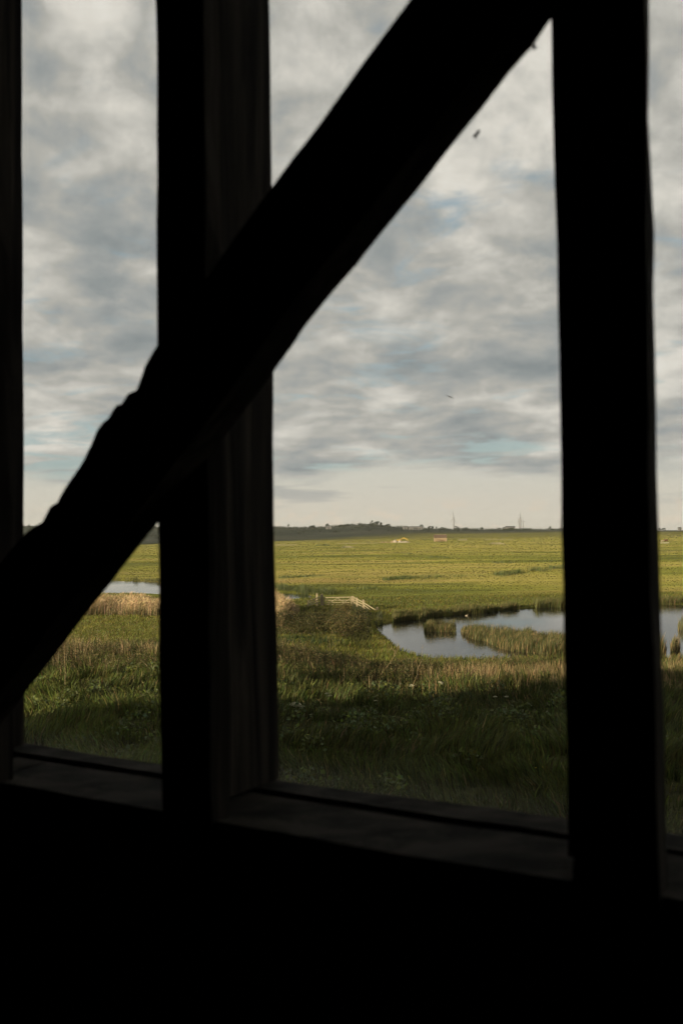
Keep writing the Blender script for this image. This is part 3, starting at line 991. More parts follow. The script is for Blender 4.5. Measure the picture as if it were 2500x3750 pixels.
def build_marsh_grass():
    # middle ground: sunlit grass behind the crest and on the causeway, and the marsh itself
    sets = []
    n = 120000
    y = rng.uniform(52, 135, n)
    x = rng.uniform(-.46, .46, n) * y
    z = ground_z(x, y)
    sd = np.minimum(poly_sd(x, y, POND_R), poly_sd(x, y, POND_L))
    k = (sd > .15) & (z > -.08)
    x, y, z = x[k], y[k], z[k]; n = len(x)
    cl = fbm(x / 3.2, y / 5.0, 51, 3)
    h = rng.uniform(.10, .26, n) * (1 + 1.2 * np.clip(cl - .5, 0, .5)) * (1 + .6 * (y < 75))
    w = rng.uniform(.03, .065, n) * y / 80
    left = rng.uniform(size=n) < .55
    c1 = np.where((cl > .5)[:, None], col(n, (.125, .125, .024), .2), col(n, (.098, .108, .02), .2))
    dr = rng.uniform(size=n) < .12
    c1 = np.where(dr[:, None], col(n, G_DRY), c1)
    # rough brown-green scrub growth on the mound below the gate
    rough = (y > 77) & (y < 106) & (np.abs(x + 2.4 - (y - 80) * .03) < 4.6) & (rng.uniform(size=n) < .75)
    c1 = np.where(rough[:, None], pick(n, [(.05, .052, .017), (.075, .065, .027), (.03, .036, .012)], [.45, .3, .25]), c1)
    h = np.where(rough, h * 1.5, h)
    # shadow band behind the crest on the left, painted in as darker, taller blades
    shade_band = (np.abs(y - 67.5 - np.clip(x + 16, -10, 20) * .4) < 3.6 + 1.5 * (cl - .5)) & (rng.uniform(size=n) < .85 * (1 - sstep(x, -2.5, 1.5)))
    c1 = np.where(shade_band[:, None], col(n, (.026, .040, .012)), c1)
    h = np.where(shade_band, h * 1.2, h)
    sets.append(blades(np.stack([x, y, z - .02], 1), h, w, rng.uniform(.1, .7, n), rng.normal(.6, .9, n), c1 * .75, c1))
    # the open marsh: tufts even in the picture, growing with distance
    n = 390000
    u = rng.uniform(-.47, .47, n)
    dep = rng.uniform(0.0042, 0.078, n)
    yb = (CAM_Z - .1) / dep
    y = yb; x = u * y
    k = (y > 100) & (y < np.minimum(2250, 1720 + x * 2.6) + (fbm(x / 200, y / 300, 74, 2) - .5) * 300)
    x, y = x[k], y[k]; n = len(x)
    sd = np.minimum(poly_sd(x, y, POND_R), poly_sd(x, y, POND_L))
    k = sd > .4
    x, y = x[k], y[k]; n = len(x)
    z = ground_z(x, y)
    st = fbm(x / 90 + 3, y / 26 + x / 300, 71, 5)
    st2 = fbm(x / 13, y / 6.5, 72, 3)
    v = .5 + (st * .8 + st2 * .2 - .5) * 1.2 + rng.normal(0, .012, n) + .05 * sstep(y, 150, 420) - .05 * (1 - sstep(y, 120, 170))
    stops = [.30, .40, .47, .54, .62, .72]
    cols_ = np.array([(.045, .055, .012), (.088, .098, .017), (.118, .120, .024), (.134, .130, .030), (.150, .140, .037), (.17, .148, .048)])
    c = np.stack([np.interp(v, stops, cols_[:, j]) for j in range(3)], 1)
    # a strip of trodden, reddish turf by the ponds
    tro = np.exp(-((y - 182) / 9) ** 2) * sstep(-x, -30, 10) + .6 * np.exp(-((y - 140) / 5) ** 2) * sstep(x, 18, 30)
    c = c * (1 - tro[:, None] * .6) + np.array((.15, .10, .045)) * (tro * .6)[:, None]
    hol = fbm(x / 38 + 9, y / 15, 73, 4)
    dark = sstep(hol, .58, .66) * .7
    c = c * (1 - dark[:, None]) + np.array((.04, .05, .014)) * dark[:, None]
    rid = 1 - np.abs(2 * fbm(x / 55 + 20, y / 17 + x / 160, 75, 4) - 1)
    crk = sstep(rid, .925, .975) * .35 * sstep(fbm(x / 90, y / 60, 76, 2), .42, .58)
    c = c * (1 - crk[:, None]) + np.array((.05, .06, .016)) * crk[:, None]
    c = c * (1 + rng.normal(0, .03, (n, 1))).clip(.6, 1.5) * 1.12
    sc = np.clip(y / 110, .8, 9)
    h = rng.uniform(.05, .10, n) * sc ** .72
    w = rng.uniform(.09, .19, n) * sc
    # short grazed turf seen flat on: leaves tend to face the low light behind the viewer
    fac = rng.normal(-SUN_AZ, .2, n)
    sets.append(blades(np.stack([x, y, z - .03], 1), h, w, rng.uniform(.2, .5, n), rng.normal(.6, .5, n), c * .97, c, facing=fac))
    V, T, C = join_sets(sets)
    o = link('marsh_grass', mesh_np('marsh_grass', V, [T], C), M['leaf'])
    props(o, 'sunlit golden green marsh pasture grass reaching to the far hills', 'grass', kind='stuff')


build_marsh_grass()


def reed_mesh(name, pts, h, w, c0, c1, lean=.14, plume=0.0):
    n = len(pts)
    S = [blades(pts, h, w, rng.uniform(.02, lean * 2, n), rng.normal(.3, .8, n), c0, c1, facing=rng.normal(-SUN_AZ, .9, n), curve=.6)]
    if plume > 0:
        k = rng.uniform(size=n) < plume
        m_ = k.sum()
        p = pts[k] + np.array([.03, 0, 1]) * (h[k] * .93)[:, None]
        S.append(blades(p, np.full(m_, .26) * rng.uniform(.7, 1.3, m_), w[k] * 1.3, rng.uniform(.4, .9, m_), rng.normal(.3, .5, m_), c1[k] * .95, c1[k] * 1.1, facing=rng.normal(-SUN_AZ, .8, m_)))
    V, T, C = join_sets(S)
    return mesh_np(name, V, [T], C)


def pts_in_poly(P, n):
    P = np.asarray(P)
    lo, hi = P.min(0), P.max(0)
    out = np.zeros((0, 2))
    while len(out) < n:
        q = rng.uniform(lo, hi, (n * 2, 2))
        q = q[poly_sd(q[:, 0], q[:, 1], P) < 0]
        out = np.concatenate([out, q])
    return out[:n]


R_GREEN, R_OLIVE, R_TAN, R_PALE = (.045, .055, .015), (.075, .07, .023), (.20, .14, .068), (.27, .19, .10)


def reed_clump(pix, n, hmin, hmax, label, group, tan=.15, zb=WATER_Z - .05, name='reed_island'):
    P = np.array([on_z(*q, WATER_Z)[:2] for q in pix])
    q = pts_in_poly(P, n)
    h = rng.uniform(hmin, hmax, n) * (.45 + 1.0 * fbm(q[:, 0] / .7, q[:, 1] / .7, 81, 2))
    h *= np.clip(-poly_sd(q[:, 0], q[:, 1], P) / .45 + rng.uniform(.1, .7, n), .3, 1)
    c1 = pick(n, [R_GREEN, R_OLIVE, R_TAN], [.6, .4 - tan / 2, tan])
    c0 = c1 * .8 + np.array((.05, .04, .02)) * .3
    pts = np.stack([q[:, 0], q[:, 1], np.full(n, zb)], 1)
    c = P.mean(0)
    me = reed_mesh(name, pts - np.array([c[0], c[1], zb]), h, rng.uniform(.018, .036, n), c0, c1, lean=.2)
    o = link(name, me, M['reed'], None, (c[0], c[1], zb))
    return props(o, label, 'reeds', group)


G_ISL = 'reed islands standing in the right pond'
reed_clump([(1551, 2305), (1610, 2302), (1667, 2306), (1669, 2314), (1610, 2315), (1551, 2313)], 3000, .7, 1.1,
           'small isolated block of green reeds alone in the open water, mirrored below', G_ISL)
reed_clump([(1684, 2312), (1740, 2306), (1800, 2318), (1900, 2326), (2000, 2336), (2130, 2345), (2140, 2398), (1980, 2397), (1880, 2388), (1837, 2379), (1808, 2366), (1773, 2348), (1737, 2346), (1690, 2324)],
           15000, .5, 1.0, 'long large island of green reeds widening towards the right stud', G_ISL)
reed_clump([(2380, 2396), (2436, 2392), (2438, 2407), (2380, 2410)], 420, 1.1, 1.7, 'brownish reed clump close to the right edge of the right stud', G_ISL, .5)
reed_clump([(2452, 2376), (2486, 2374), (2488, 2386), (2453, 2388)], 300, .9, 1.3, 'small rounded reddish-brown reed clump right of the right stud', G_ISL, .6)
reed_clump([(2478, 2298), (2560, 2294), (2560, 2310), (2480, 2310)], 420, 1.0, 1.6, 'bright green reed clump at the right edge of the picture', G_ISL, .05)


def fringe(name, line, n, depth, hmin, hmax, cols_, weights, label, zb=None, plume=0, cat='reeds', away=True):
    """a belt of reeds along a waterline given in pixels"""
    L = np.array([on_z(*q, WATER_Z)[:2] for q in line])
    d = np.r_[0, np.cumsum(np.hypot(*np.diff(L, axis=0).T))]
    s_ = rng.uniform(0, d[-1], n)
    x = np.interp(s_, d, L[:, 0]); y = np.interp(s_, d, L[:, 1])
    y = y + rng.uniform(-.25, depth, n) * (1 if away else -1)
    gap = fbm(s_ / 2.2, y * .15, 91, 3)
    k = rng.uniform(size=n) < np.clip(gap * 3 - .75, 0, 1)
    x, y, gap = x[k], y[k], gap[k]; n = len(x)
    z = np.maximum(ground_z(x, y), WATER_Z) - .04
    h = rng.uniform(hmin, hmax, n) * (.55 + .8 * gap)
    c1 = pick(n, cols_, weights)
    me = reed_mesh(name, np.stack([x, y, z], 1), h, rng.uniform(.018, .04, n), c1 * .75, c1, plume=plume)
    o = link(name, me, M['reed'])
    return props(o, label, cat, kind='stuff')


fringe('reed_fringe', [(1437, 2278), (1490, 2272), (1551, 2268), (1623, 2257), (1700, 2250), (1766, 2246), (1820, 2238), (1873, 2232), (1940, 2228), (2001, 2225), (2090, 2222), (2300, 2216), (2600, 2211)],
       20000, 1.8, .4, .95, [(.07, .078, .022), (.095, .09, .03), R_TAN], [.6, .3, .1], 'narrow belt of green reeds along the far edge of the right pond')
fringe('reed_fringe', [(1960, 2228), (2010, 2225), (2090, 2223)], 1500, 2.2, .55, 1.1, [(.07, .078, .022), (.095, .09, .03)], [.7, .3], 'taller reeds on the far pond edge beside the right stud')
fringe('rush_bed', [(980, 2165), (1080, 2172), (1142, 2184), (1230, 2184)], 3800, 9.0, .5, 1.1, [(.055, .07, .02), R_GREEN], [.6, .4], 'green rushes on the far side of the small pool behind the gate')
fringe('rush_bed', [(330, 2125), (420, 2126), (520, 2129), (600, 2134)], 1500, 2.0, .4, .9, [R_GREEN, R_OLIVE], [.6, .4], 'low green rushes on the far shore of the left pond')
fringe('dry_reed_bed', [(150, 2268), (300, 2268), (420, 2269), (520, 2272), (610, 2276), (800, 2282), (960, 2287), (1040, 2292)], 22000, 14.0, 1.1, 1.7,
       [(.30, .215, .115), (.38, .28, .155), R_OLIVE], [.5, .35, .15], 'golden dry reed bed in front of the left pond', plume=.8)
fringe('dry_reed_bed', [(150, 2269), (300, 2269), (420, 2270), (520, 2273), (610, 2277)], 5000, 3.0, .5, 1.2, [R_OLIVE, R_GREEN, R_TAN], [.4, .3, .3], 'olive reeds at the foot of the golden reed bed on the left')
def reed_patch(pix, n, hmin, hmax, cols_, weights, label):
    P = np.array([on_z(*q, .2)[:2] for q in pix])
    q = pts_in_poly(P, n)
    z = np.maximum(ground_z(q[:, 0], q[:, 1]), WATER_Z) - .04
    h = rng.uniform(hmin, hmax, n) * (.55 + .8 * fbm(q[:, 0] / 1.3, q[:, 1] / 1.3, 83, 3))
    h *= np.clip(-poly_sd(q[:, 0], q[:, 1], P) / 1.4 + rng.uniform(0, .5, n), .25, 1)
    c1 = pick(n, cols_, weights)
    me = reed_mesh('dry_reed_bed', np.stack([q[:, 0], q[:, 1], z], 1), h, rng.uniform(.018, .036, n), c1 * .8, c1, plume=.7)
    props(link('dry_reed_bed', me, M['reed']), label, 'reeds', kind='stuff')


reed_patch([(940, 2262), (1060, 2258), (1056, 2240), (1046, 2226), (940, 2222)], 5000, 1.5, 2.1,
           [(.30, .215, .115), (.36, .27, .15), R_OLIVE], [.55, .3, .15], 'tallest pale dry reeds touching the middle stud left of the gate')
reed_patch([(960, 2330), (1040, 2326), (1052, 2295), (1075, 2275), (1095, 2262), (1090, 2250), (1040, 2246), (960, 2246)], 9000, 1.1, 1.7,
           [(.30, .215, .115), (.36, .27, .15), R_OLIVE], [.5, .25, .25], 'pale dry reeds between the left stud and the field gate')


fringe('shade_sedge', [(1290, 2268), (1330, 2284), (1378, 2297), (1405, 2290)], 2600, 7.0, .4, .95, [(.026, .034, .011), (.04, .046, .015)], [.6, .4],  # shade of the mound bushes, painted as dark blade colours
       'dark sedge standing in for bush shade on the low bank between the fence and the pond end', cat='sedge')
# lines of rushes along old creeks in the marsh
def creek_rush(pts_px, n, hmin, hmax, label, width=2.5, c=(.05, .062, .016)):
    L = np.array([on_z(*q, .1)[:2] for q in pts_px])
    d = np.r_[0, np.cumsum(np.hypot(*np.diff(L, axis=0).T))]
    s_ = rng.uniform(0, d[-1], n)
    x = np.interp(s_, d, L[:, 0]); y = np.interp(s_, d, L[:, 1]) + rng.normal(0, width, n)
    gap = fbm(s_ / 6, y * .04, 95, 3)
    k = rng.uniform(size=n) < np.clip(gap * 3 - .8, 0, 1)
    x, y = x[k], y[k]; n = len(x)
    z = ground_z(x, y) - .05
    c1 = pick(n, [c, tuple(np.array(c) * 1.6)], [.7, .3])
    sc = y / 150
    me = reed_mesh('creek_rushes', np.stack([x, y, z], 1), rng.uniform(hmin, hmax, n), rng.uniform(.05, .1, n) * sc, c1 * .8, c1, lean=.3)
    o = link('creek_rushes', me, M['reed'])
    props(o, label, 'rushes', kind='stuff')


creek_rush([(1400, 2123), (1500, 2116), (1620, 2112), (1700, 2110)], 1500, .3, .7, 'dark rushes lining a creek across the marsh beyond the gate')
creek_rush([(1810, 2106), (1900, 2096), (2000, 2086), (2080, 2078), (2300, 2060)], 2200, .5, 1.1, 'dark rushes lining a creek in the marsh beside the right stud', 3.0)
creek_rush([(1020, 2118), (1100, 2114), (1190, 2110)], 500, .3, .6, 'thin line of dark rushes in the marsh above the reed bed')
creek_rush([(1560, 2045), (1600, 2041), (1640, 2044)], 260, .4, .8, 'patch of dark rushes in the middle of the marsh', 5)
creek_rush([(1800, 2063), (1860, 2060), (1905, 2058)], 260, .4, .8, 'patch of dark rushes on the right of the marsh', 5)
creek_rush([(1430, 2028), (1470, 2026), (1510, 2029)], 240, .4, .7, 'patch of dark rushes left of the marsh centre', 5)
creek_rush([(1155, 1999), (1180, 1998), (1205, 2000)], 300, .9, 1.6, 'low dark thicket on the far left of the marsh', 5)
creek_rush([(1535, 1976), (1590, 1977), (1640, 1977), (1680, 1975)], 500, .5, 1.1, 'dark scrub in front of the brick barn', 7)
creek_rush([(1300, 2160), (1350, 2156), (1380, 2158)], 300, .25, .6, 'small dark tussocks behind the gate', 2)
creek_rush([(1480, 2160), (1600, 2165), (1700, 2162)], 260, .12, .3, 'faint dark tussocks in the grazed turf beyond the pond', 2)


# bramble bushes on the causeway mound
def bush(px, py, w, h, n, label, cols_=None, weights=None, dist=None):
    d = ray(px, py)
    # march the line of sight to the ground
    tt = np.linspace(50, 140, 1800)
    X, Y, Z = d[0] / d[1] * tt, tt, CAM_Z + d[2] / d[1] * tt
    G = ground_z(X, Y)
    hit = np.argmax(Z < G)
    x0, y0, z0 = X[hit], Y[hit], G[hit]
    root = empty('bramble_bush', (x0, y0, z0), label, 'bush', 'bramble bushes on the mound by the gate')
    h *= 1.25
    lob = rng.uniform(-1, 1, (9, 3)) * np.array([w * .38, w * .3, 0]) + np.array([0, 0, 1]) * (rng.uniform(.25, .72, (9, 1)) * h)
    k = rng.integers(0, 9, n)
    r = rng.normal(size=(n, 3)); r /= np.linalg.norm(r, axis=1)[:, None]
    r *= rng.uniform(.5, 1, (n, 1)) ** .5 * np.array([w * .26, w * .26, h * .34])
    p = lob[k] + r
    p = p[p[:, 2] > -.05]
    c = pick(len(p), cols_ or [(.042, .046, .015), (.07, .062, .025), (.022, .026, .010), (.11, .085, .042)], weights or [.4, .3, .2, .1])
    V, T, C = leaves(p, rng.uniform(.05, .12, len(p)), c, .1, .7)
    link('foliage', mesh_np('foliage', V, [T], C), M['leaf'], root)
    mb = MB()
    for q in range(7):
        a = rng.uniform(0, 6.3)
        e = lob[q]
        mb.tube([(math.cos(a) * .05, math.sin(a) * .05, -.05), (e[0] * .5, e[1] * .5, e[2] * .7), tuple(e)], [.02, .015, .008], 5)
    mb.build('stems', M['twig'], root)
    return root


M['twig'] = mat_noise('twig_bark', (.05, .035, .02), (.12, .085, .05), 20, .9)
bush(1080, 2320, 3.2, 1.2, 2600, 'leftmost dark bramble bush on the mound beside the dry reeds')
bush(1165, 2308, 3.4, 1.3, 2900, 'dark bramble bush at the middle of the mound below the gate')
bush(1110, 2286, 3.2, 1.0, 2300, 'low bramble bush on the mound nearest the left gatepost')
bush(1210, 2284, 3.0, 1.0, 2200, 'bramble bush on the mound straight below the gate')
bush(1264, 2250, 1.9, 1.25, 1500, 'tall brown bramble bush hiding the foot of the right gatepost', [(.09, .075, .03), (.13, .095, .05), (.06, .055, .02)], [.4, .3, .3])
bush(1255, 2330, 3.6, 1.6, 3400, 'russet bramble bush at the pond end of the mound', [(.085, .075, .028), (.11, .085, .04), (.045, .05, .016)], [.4, .3, .3])
bush(1300, 2300, 2.6, 1.25, 1700, 'small dark bramble bush by the water on the right end of the mound', [(.04, .045, .014), (.07, .06, .024)], [.6, .4])

bush(1225, 2308, 2.6, 1.5, 2200, 'dark tall bramble bush between the russet one and the gate')
bush(1290, 2326, 2.6, 1.3, 2000, 'dark bramble bush at the foot of the mound by the pond end', [(.032, .036, .012), (.055, .048, .02)], [.6, .4])
bush(1040, 2300, 2.4, 1.2, 1600, 'dark bramble bush against the dry reeds beside the middle stud')
bush(1315, 2278, 2.2, 1.1, 1500, 'dark bramble bush right under the sloping fence', [(.03, .034, .012), (.05, .045, .018)], [.6, .4])


# ---------------------------------------------------------------- gates and fences
M['grey_oak'] = mat_noise('weathered_oak', (.15, .12, .075), (.27, .23, .15), 14, .85, (1, 1, .25), .4)
M['gate_rail'] = mat_noise('gate_rail_oak', (.17, .145, .09), (.26, .225, .145), 14, .85, (1, 1, .25), .4)
M['pale_wood'] = mat_noise('pale_wood', (.16, .14, .10), (.24, .21, .16), 8, .85)


def post(parent, base, top, w, mat, name='post'):
    mb = MB(); b0 = np.asarray(base); b1 = np.asarray(top)
    mb.bar(b0 - np.array([0, 0, .35]), b1, w, w, side=(1, 0, 0))
    # weathered chamfered cap
    c = b1
    mb.add([c + np.array([sx * w / 2, sy * w / 2, 0]) for sx, sy in ((-1, -1), (1, -1), (1, 1), (-1, 1))] + [c + np.array([0, 0, w * .28])], [(0, 1, 4), (1, 2, 4), (2, 3, 4), (3, 0, 4)])
    return mb.build(name, mat, parent)


def bar_part(name, parent, a, b_, w, h, mat):
    mb = MB().bar(a, b_, w, h)
    return mb.build(name, mat, parent)


GY = 113.0
g_base = at(1236, 2224, GY)
G0 = np.array([g_base[0], GY, 0.0])


def gp(px, py, dist=GY):
    return at(px, py, dist) - G0


gate = empty('field_gate', G0, 'weathered wooden five-bar field gate with crossed braces between two stout posts', 'gate')
post(gate, gp(1178, 2224), gp(1178, 2178), .34, M['grey_oak'], 'gatepost')
post(gate, gp(1291, 2230), gp(1291, 2184), .30, M['grey_oak'], 'gatepost')
for y0, y1 in ((2188.5, 2186.5), (2198.5, 2197.5), (2206, 2206.5), (2214, 2214.5), (2221.5, 2221.5)):
    top = y0 < 2190
    bar_part('rail', gate, gp(1184, y0), gp(1286, y1), .05, .10 if top else .075, M['gate_rail'])
for xa, ya, xb, yb in ((1186, 2190, 1236, 2222), (1188, 2221, 1235, 2189), (1235, 2189, 1286, 2222), (1238, 2221, 1286, 2189)):
    bar_part('brace', gate, gp(xa, ya) - np.array([0, .05, 0]), gp(xb, yb) - np.array([0, .05, 0]), .03, .06, M['gate_rail'])
bar_part('stile', gate, gp(1186, 2187), gp(1186, 2223), .07, .09, M['gate_rail'])
bar_part('stile', gate, gp(1285, 2186), gp(1285, 2223), .06, .07, M['gate_rail'])

wing = empty('rail_fence', at(1330, 2229, 112.3) * np.array([1, 1, 0]), 'three-rail wooden fence stepping down from the gate to the pond', 'fence')
W0 = np.array(wing.location)
wp = lambda px, py, dist: at(px, py, dist) - W0
post(wing, wp(1306, 2228, 112.7), wp(1306, 2190, 112.7), .22, M['grey_oak'])
post(wing, wp(1330, 2232, 112.2), wp(1330, 2197, 112.2), .26, M['grey_oak'])
post(wing, wp(1381, 2243, 110.8), wp(1381, 2224, 110.8), .20, M['grey_oak'])
for (ya, yb, xe, ye) in ((2188, 2206, 1378, 2236), (2197, 2214, 1362, 2238), (2206, 2223, 1356, 2244)):
    bar_part('rail', wing, wp(1296, ya, 112.9), wp(1330, yb, 112.05), .05, .10, M['gate_rail'])
    bar_part('rail', wing, wp(1331, yb + 1, 112.0), wp(xe, ye, 110.9), .05, .10, M['gate_rail'])
wing2 = empty('rail_fence', at(1150, 2222, 112.6) * np.array([1, 1, 0]), 'short sloping wooden fence running into the dry reeds left of the gate', 'fence')
W0b = np.array(wing2.location)
wq = lambda px, py, dist: at(px, py, dist) - W0b
post(wing2, wq(1160, 2220, 112.4), wq(1160, 2174, 112.4), .2, M['grey_oak'])
post(wing2, wq(1128, 2222, 110.4), wq(1128, 2200, 110.4), .16, M['grey_oak'])
for k in range(3):
    bar_part('rail', wing2, wq(1171, 2185 + k * 10, 112.9), wq(1126, 2204 + k * 7, 110.3), .05, .11, M['gate_rail'])


def far_gate(px, py, dist, width, height, label, wings=True, mat=None, sag=0.0):
    """pale field gate with splayed wing fences far out on the marsh"""
    c = at(px, py, dist); c[2] = gz(c[0], dist)
    root = empty('marsh_gate', c, label, 'gate', 'pale gates far out on the marsh')
    mt = mat or M['pale_wood']
    w = width / 2
    for s_ in (-1, 1):
        post(root, (s_ * w, 0, 0), (s_ * w, 0, height * 1.25), .3, mt, 'gatepost')
    for k in range(4):
        bar_part('rail', root, (-w, 0, height * (.2 + .27 * k)), (w, 0, height * (.2 + .27 * k)), .08, .12, mt)
    bar_part('brace', root, (-w, -.06, height * .2), (0, -.06, height), .06, .12, mt)
    bar_part('brace', root, (w, -.06, height * .2), (0, -.06, height), .06, .12, mt)
    if wings:
        for s_ in (-1, 1):
            for k in range(3):
                bar_part('wing_rail', root, (s_ * w, 0, height * (.3 + .33 * k)), (s_ * (w + width * .62), -2.0, height * (.02 + .2 * k)), .08, .12, mt)
            post(root, (s_ * (w + width * .6), -2.0, 0), (s_ * (w + width * .6), -2.0, height * .55), .2, mt, 'post')
    return root


far_gate(1271, 2002, 640, 3.2, 1.15, 'small pale gate with splayed wings on the left of the marsh')
far_gate(1815, 1999, 700, 5.0, 1.3, 'small pale gate with long wings on the right of the marsh')
far_gate(1693, 1978, 1080, 8.5, 2.0, 'pale sheep pen gate just right of the brick barn', False)


def far_fence(px0, px1, py, dist, n, h, label, mat=None):
    a, c = at(px0, py, dist), at(px1, py, dist)
    root = empty('post_fence', (a + c) / 2 * np.array([1, 1, 0]), label, 'fence', 'pale fences far out on the marsh')
    o = np.array(root.location)
    xs = np.linspace(a[0], c[0], n)
    zs = ground_z(xs, np.full(n, dist))
    for i in range(n):
        post(root, (xs[i] - o[0], 0, zs[i]), (xs[i] - o[0], 0, zs[i] + h * random.uniform(.6, 1.1)), .22, mat or M['pale_wood'])
    for k in (.45, .85):
        for i in range(n - 1):
            bar_part('rail', root, (xs[i] - o[0], 0, zs[i] + h * k), (xs[i + 1] - o[0], 0, zs[i + 1] + h * k), .06, .1, mat or M['pale_wood'])


far_fence(990, 1085, 1993, 800, 14, 1.6, 'pale close-posted pen fence at the far left of the marsh')
far_fence(1235, 1380, 1986, 900, 18, .9, 'low broken pale fence left of the yellow digger')
far_fence(1775, 1880, 1977, 1150, 16, 1.2, 'line of pale posts in the marsh right of the barn')

# ---------------------------------------------------------------- brick barn
def brick_mat(name, c0, c1, mortar, sx, sy):
    m, t, b = mat_new(name)
    tc = t.n.new('ShaderNodeTexCoord')
    br = t.n.new('ShaderNodeTexBrick')
    x, y, z = t.sep(tc.outputs['Object'])
    t.put(br.inputs['Vector'], t.comb(t.m('ADD', x, y), z, 0.0))
    br.inputs['Scale'].default_value = 1.0
    br.inputs['Brick Width'].default_value = sx; br.inputs['Row Height'].default_value = sy; br.inputs['Mortar Size'].default_value = .012
    br.inputs['Color1'].default_value = c0 + (1,); br.inputs['Color2'].default_value = c1 + (1,); br.inputs['Mortar'].default_value = mortar + (1,)
    n = t.noise(tc.outputs['Object'], .8, 5, .6)
    t.put(b.inputs['Base Color'], t.mix(t.m('MULTIPLY', t.ss(n, .35, .7), .5), br.outputs['Color'], (.20, .145, .09)))
    b.inputs['Roughness'].default_value = .9
    return m


M['brick'] = brick_mat('yellow_stock_brick', (.25, .178, .085), (.215, .15, .072), (.18, .145, .10), .23, .075)
M['quoin'] = mat_noise('pale_quoin', (.24, .19, .125), (.28, .23, .16), 1.5, .9)
M['tile'] = mat_noise('clay_tile', (.068, .046, .032), (.10, .072, .05), 1.2, .9, (3, 1, 1))
M['dark'] = mat_noise('dark_interior', (.02, .018, .015), (.04, .035, .03), 2, .9)


def build_brick_barn():
    D = 1010.0
    c = at(1612, 1973, D); c[2] = gz(c[0], D)
    root = empty('brick_barn', c, 'yellow brick barn with a red tiled roof and low arches alone on the marsh', 'building')
    w, dpt, hw, hr = 12.3, 6.0, 4.0, 2.9
    x0 = -w / 2
    # front wall with four low arched openings
    pts = [(x0, 0)]
    for ac in (-3.9, -1.3, 1.35, 4.0):
        for k in range(9):
            a = math.pi * (1 - k / 8)
            pts.append((ac + math.cos(a) * 1.05, math.sin(a) * .95))
    pts += [(w / 2, 0), (w / 2, hw), (x0, hw)]
    V = [(p[0], 0, p[1]) for p in pts] + [(p[0], .35, p[1]) for p in pts]
    n = len(pts)
    bm = bmesh.new()
    vs_ = [bm.verts.new(v) for v in V]
    bm.faces.new(vs_[:n]); bm.faces.new(vs_[n:][::-1])
    for i in range(n):
        bm.faces.new((vs_[i], vs_[n + i], vs_[n + (i + 1) % n], vs_[(i + 1) % n]))
    bmesh.ops.triangulate(bm, faces=[f for f in bm.faces if len(f.verts) > 4])
    me = bpy.data.meshes.new('front_wall'); bm.to_mesh(me); bm.free()
    link('front_wall', me, M['brick'], root)
    for sx in (-1, 1):
        MB().box(sx * w / 2 - (.35 if sx > 0 else 0), sx * w / 2 + (.35 if sx < 0 else 0), .352, dpt, -.5, hw).build('side_wall', M['brick'], root)
        xg = sx * w / 2
        link('gable', mesh_py('gable', [(xg - sx * .35, 0.02, hw + .002), (xg - sx * .35, dpt, hw + .002), (xg - sx * .35, dpt / 2, hw + hr - .1), (xg, 0.02, hw + .002), (xg, dpt, hw + .002), (xg, dpt / 2, hw + hr - .1)],
             [(0, 1, 2), (5, 4, 3), (0, 3, 4, 1), (1, 4, 5, 2), (2, 5, 3, 0)]), M['brick'], root)
        MB().box(sx * w / 2 - .25, sx * w / 2 + .25, -.04, -.002, -.3, hw - .003).build('quoin', M['quoin'], root)
    MB().box(x0 + .36, w / 2 - .36, dpt - .3, dpt - .01, -.5, hw - .01).build('back_wall', M['brick'], root)
    for wx in (-4.2, -1.5, 1.1, 3.8):
        MB().box(wx - .38, wx + .38, -.03, -.002, 2.45, 3.6).build('blocked_window', M['quoin'], root)
    r = MB()
    for ya, yb, za, zb in ((-.35, dpt / 2, hw - .12, hw + hr), (dpt + .35, dpt / 2, hw - .12, hw + hr)):
        s = 1 if ya < yb else -1
        r.add([(x0 - .3, ya, za), (w / 2 + .3, ya, za), (w / 2 + .3, yb, zb), (x0 - .3, yb, zb), (x0 - .3, ya, za + .22), (w / 2 + .3, ya, za + .22), (w / 2 + .3, yb, zb + .22), (x0 - .3, yb, zb + .22)],
              [(3, 2, 1, 0), (4, 5, 6, 7), (0, 1, 5, 4), (2, 3, 7, 6), (1, 2, 6, 5), (3, 0, 4, 7)])
    ro = r.build('roof', M['tile'], root)
    MB().box(x0 - .3, w / 2 + .3, dpt / 2 - .15, dpt / 2 + .15, hw + hr + .18, hw + hr + .34).build('ridge_tiles', M['quoin'], ro)


build_brick_barn()

# ---------------------------------------------------------------- digger and spoil
M['yellow'] = mat_noise('digger_yellow', (.31, .215, .045), (.37, .26, .06), 2, .5)
M['rubber'] = mat_noise('track_rubber', (.02, .02, .018), (.06, .05, .04), 4, .9)
M['cabglass'] = mat_noise('cab_glass', (.03, .035, .04), (.05, .055, .06), 1, .15, spec=.5)
M['chalk'] = mat_noise('chalk_rubble', (.22, .19, .14), (.32, .28, .22), 1.2, .95, bump=.6)
M['earth'] = mat_noise('bare_earth', (.17, .12, .075), (.26, .19, .12), .8, .95)


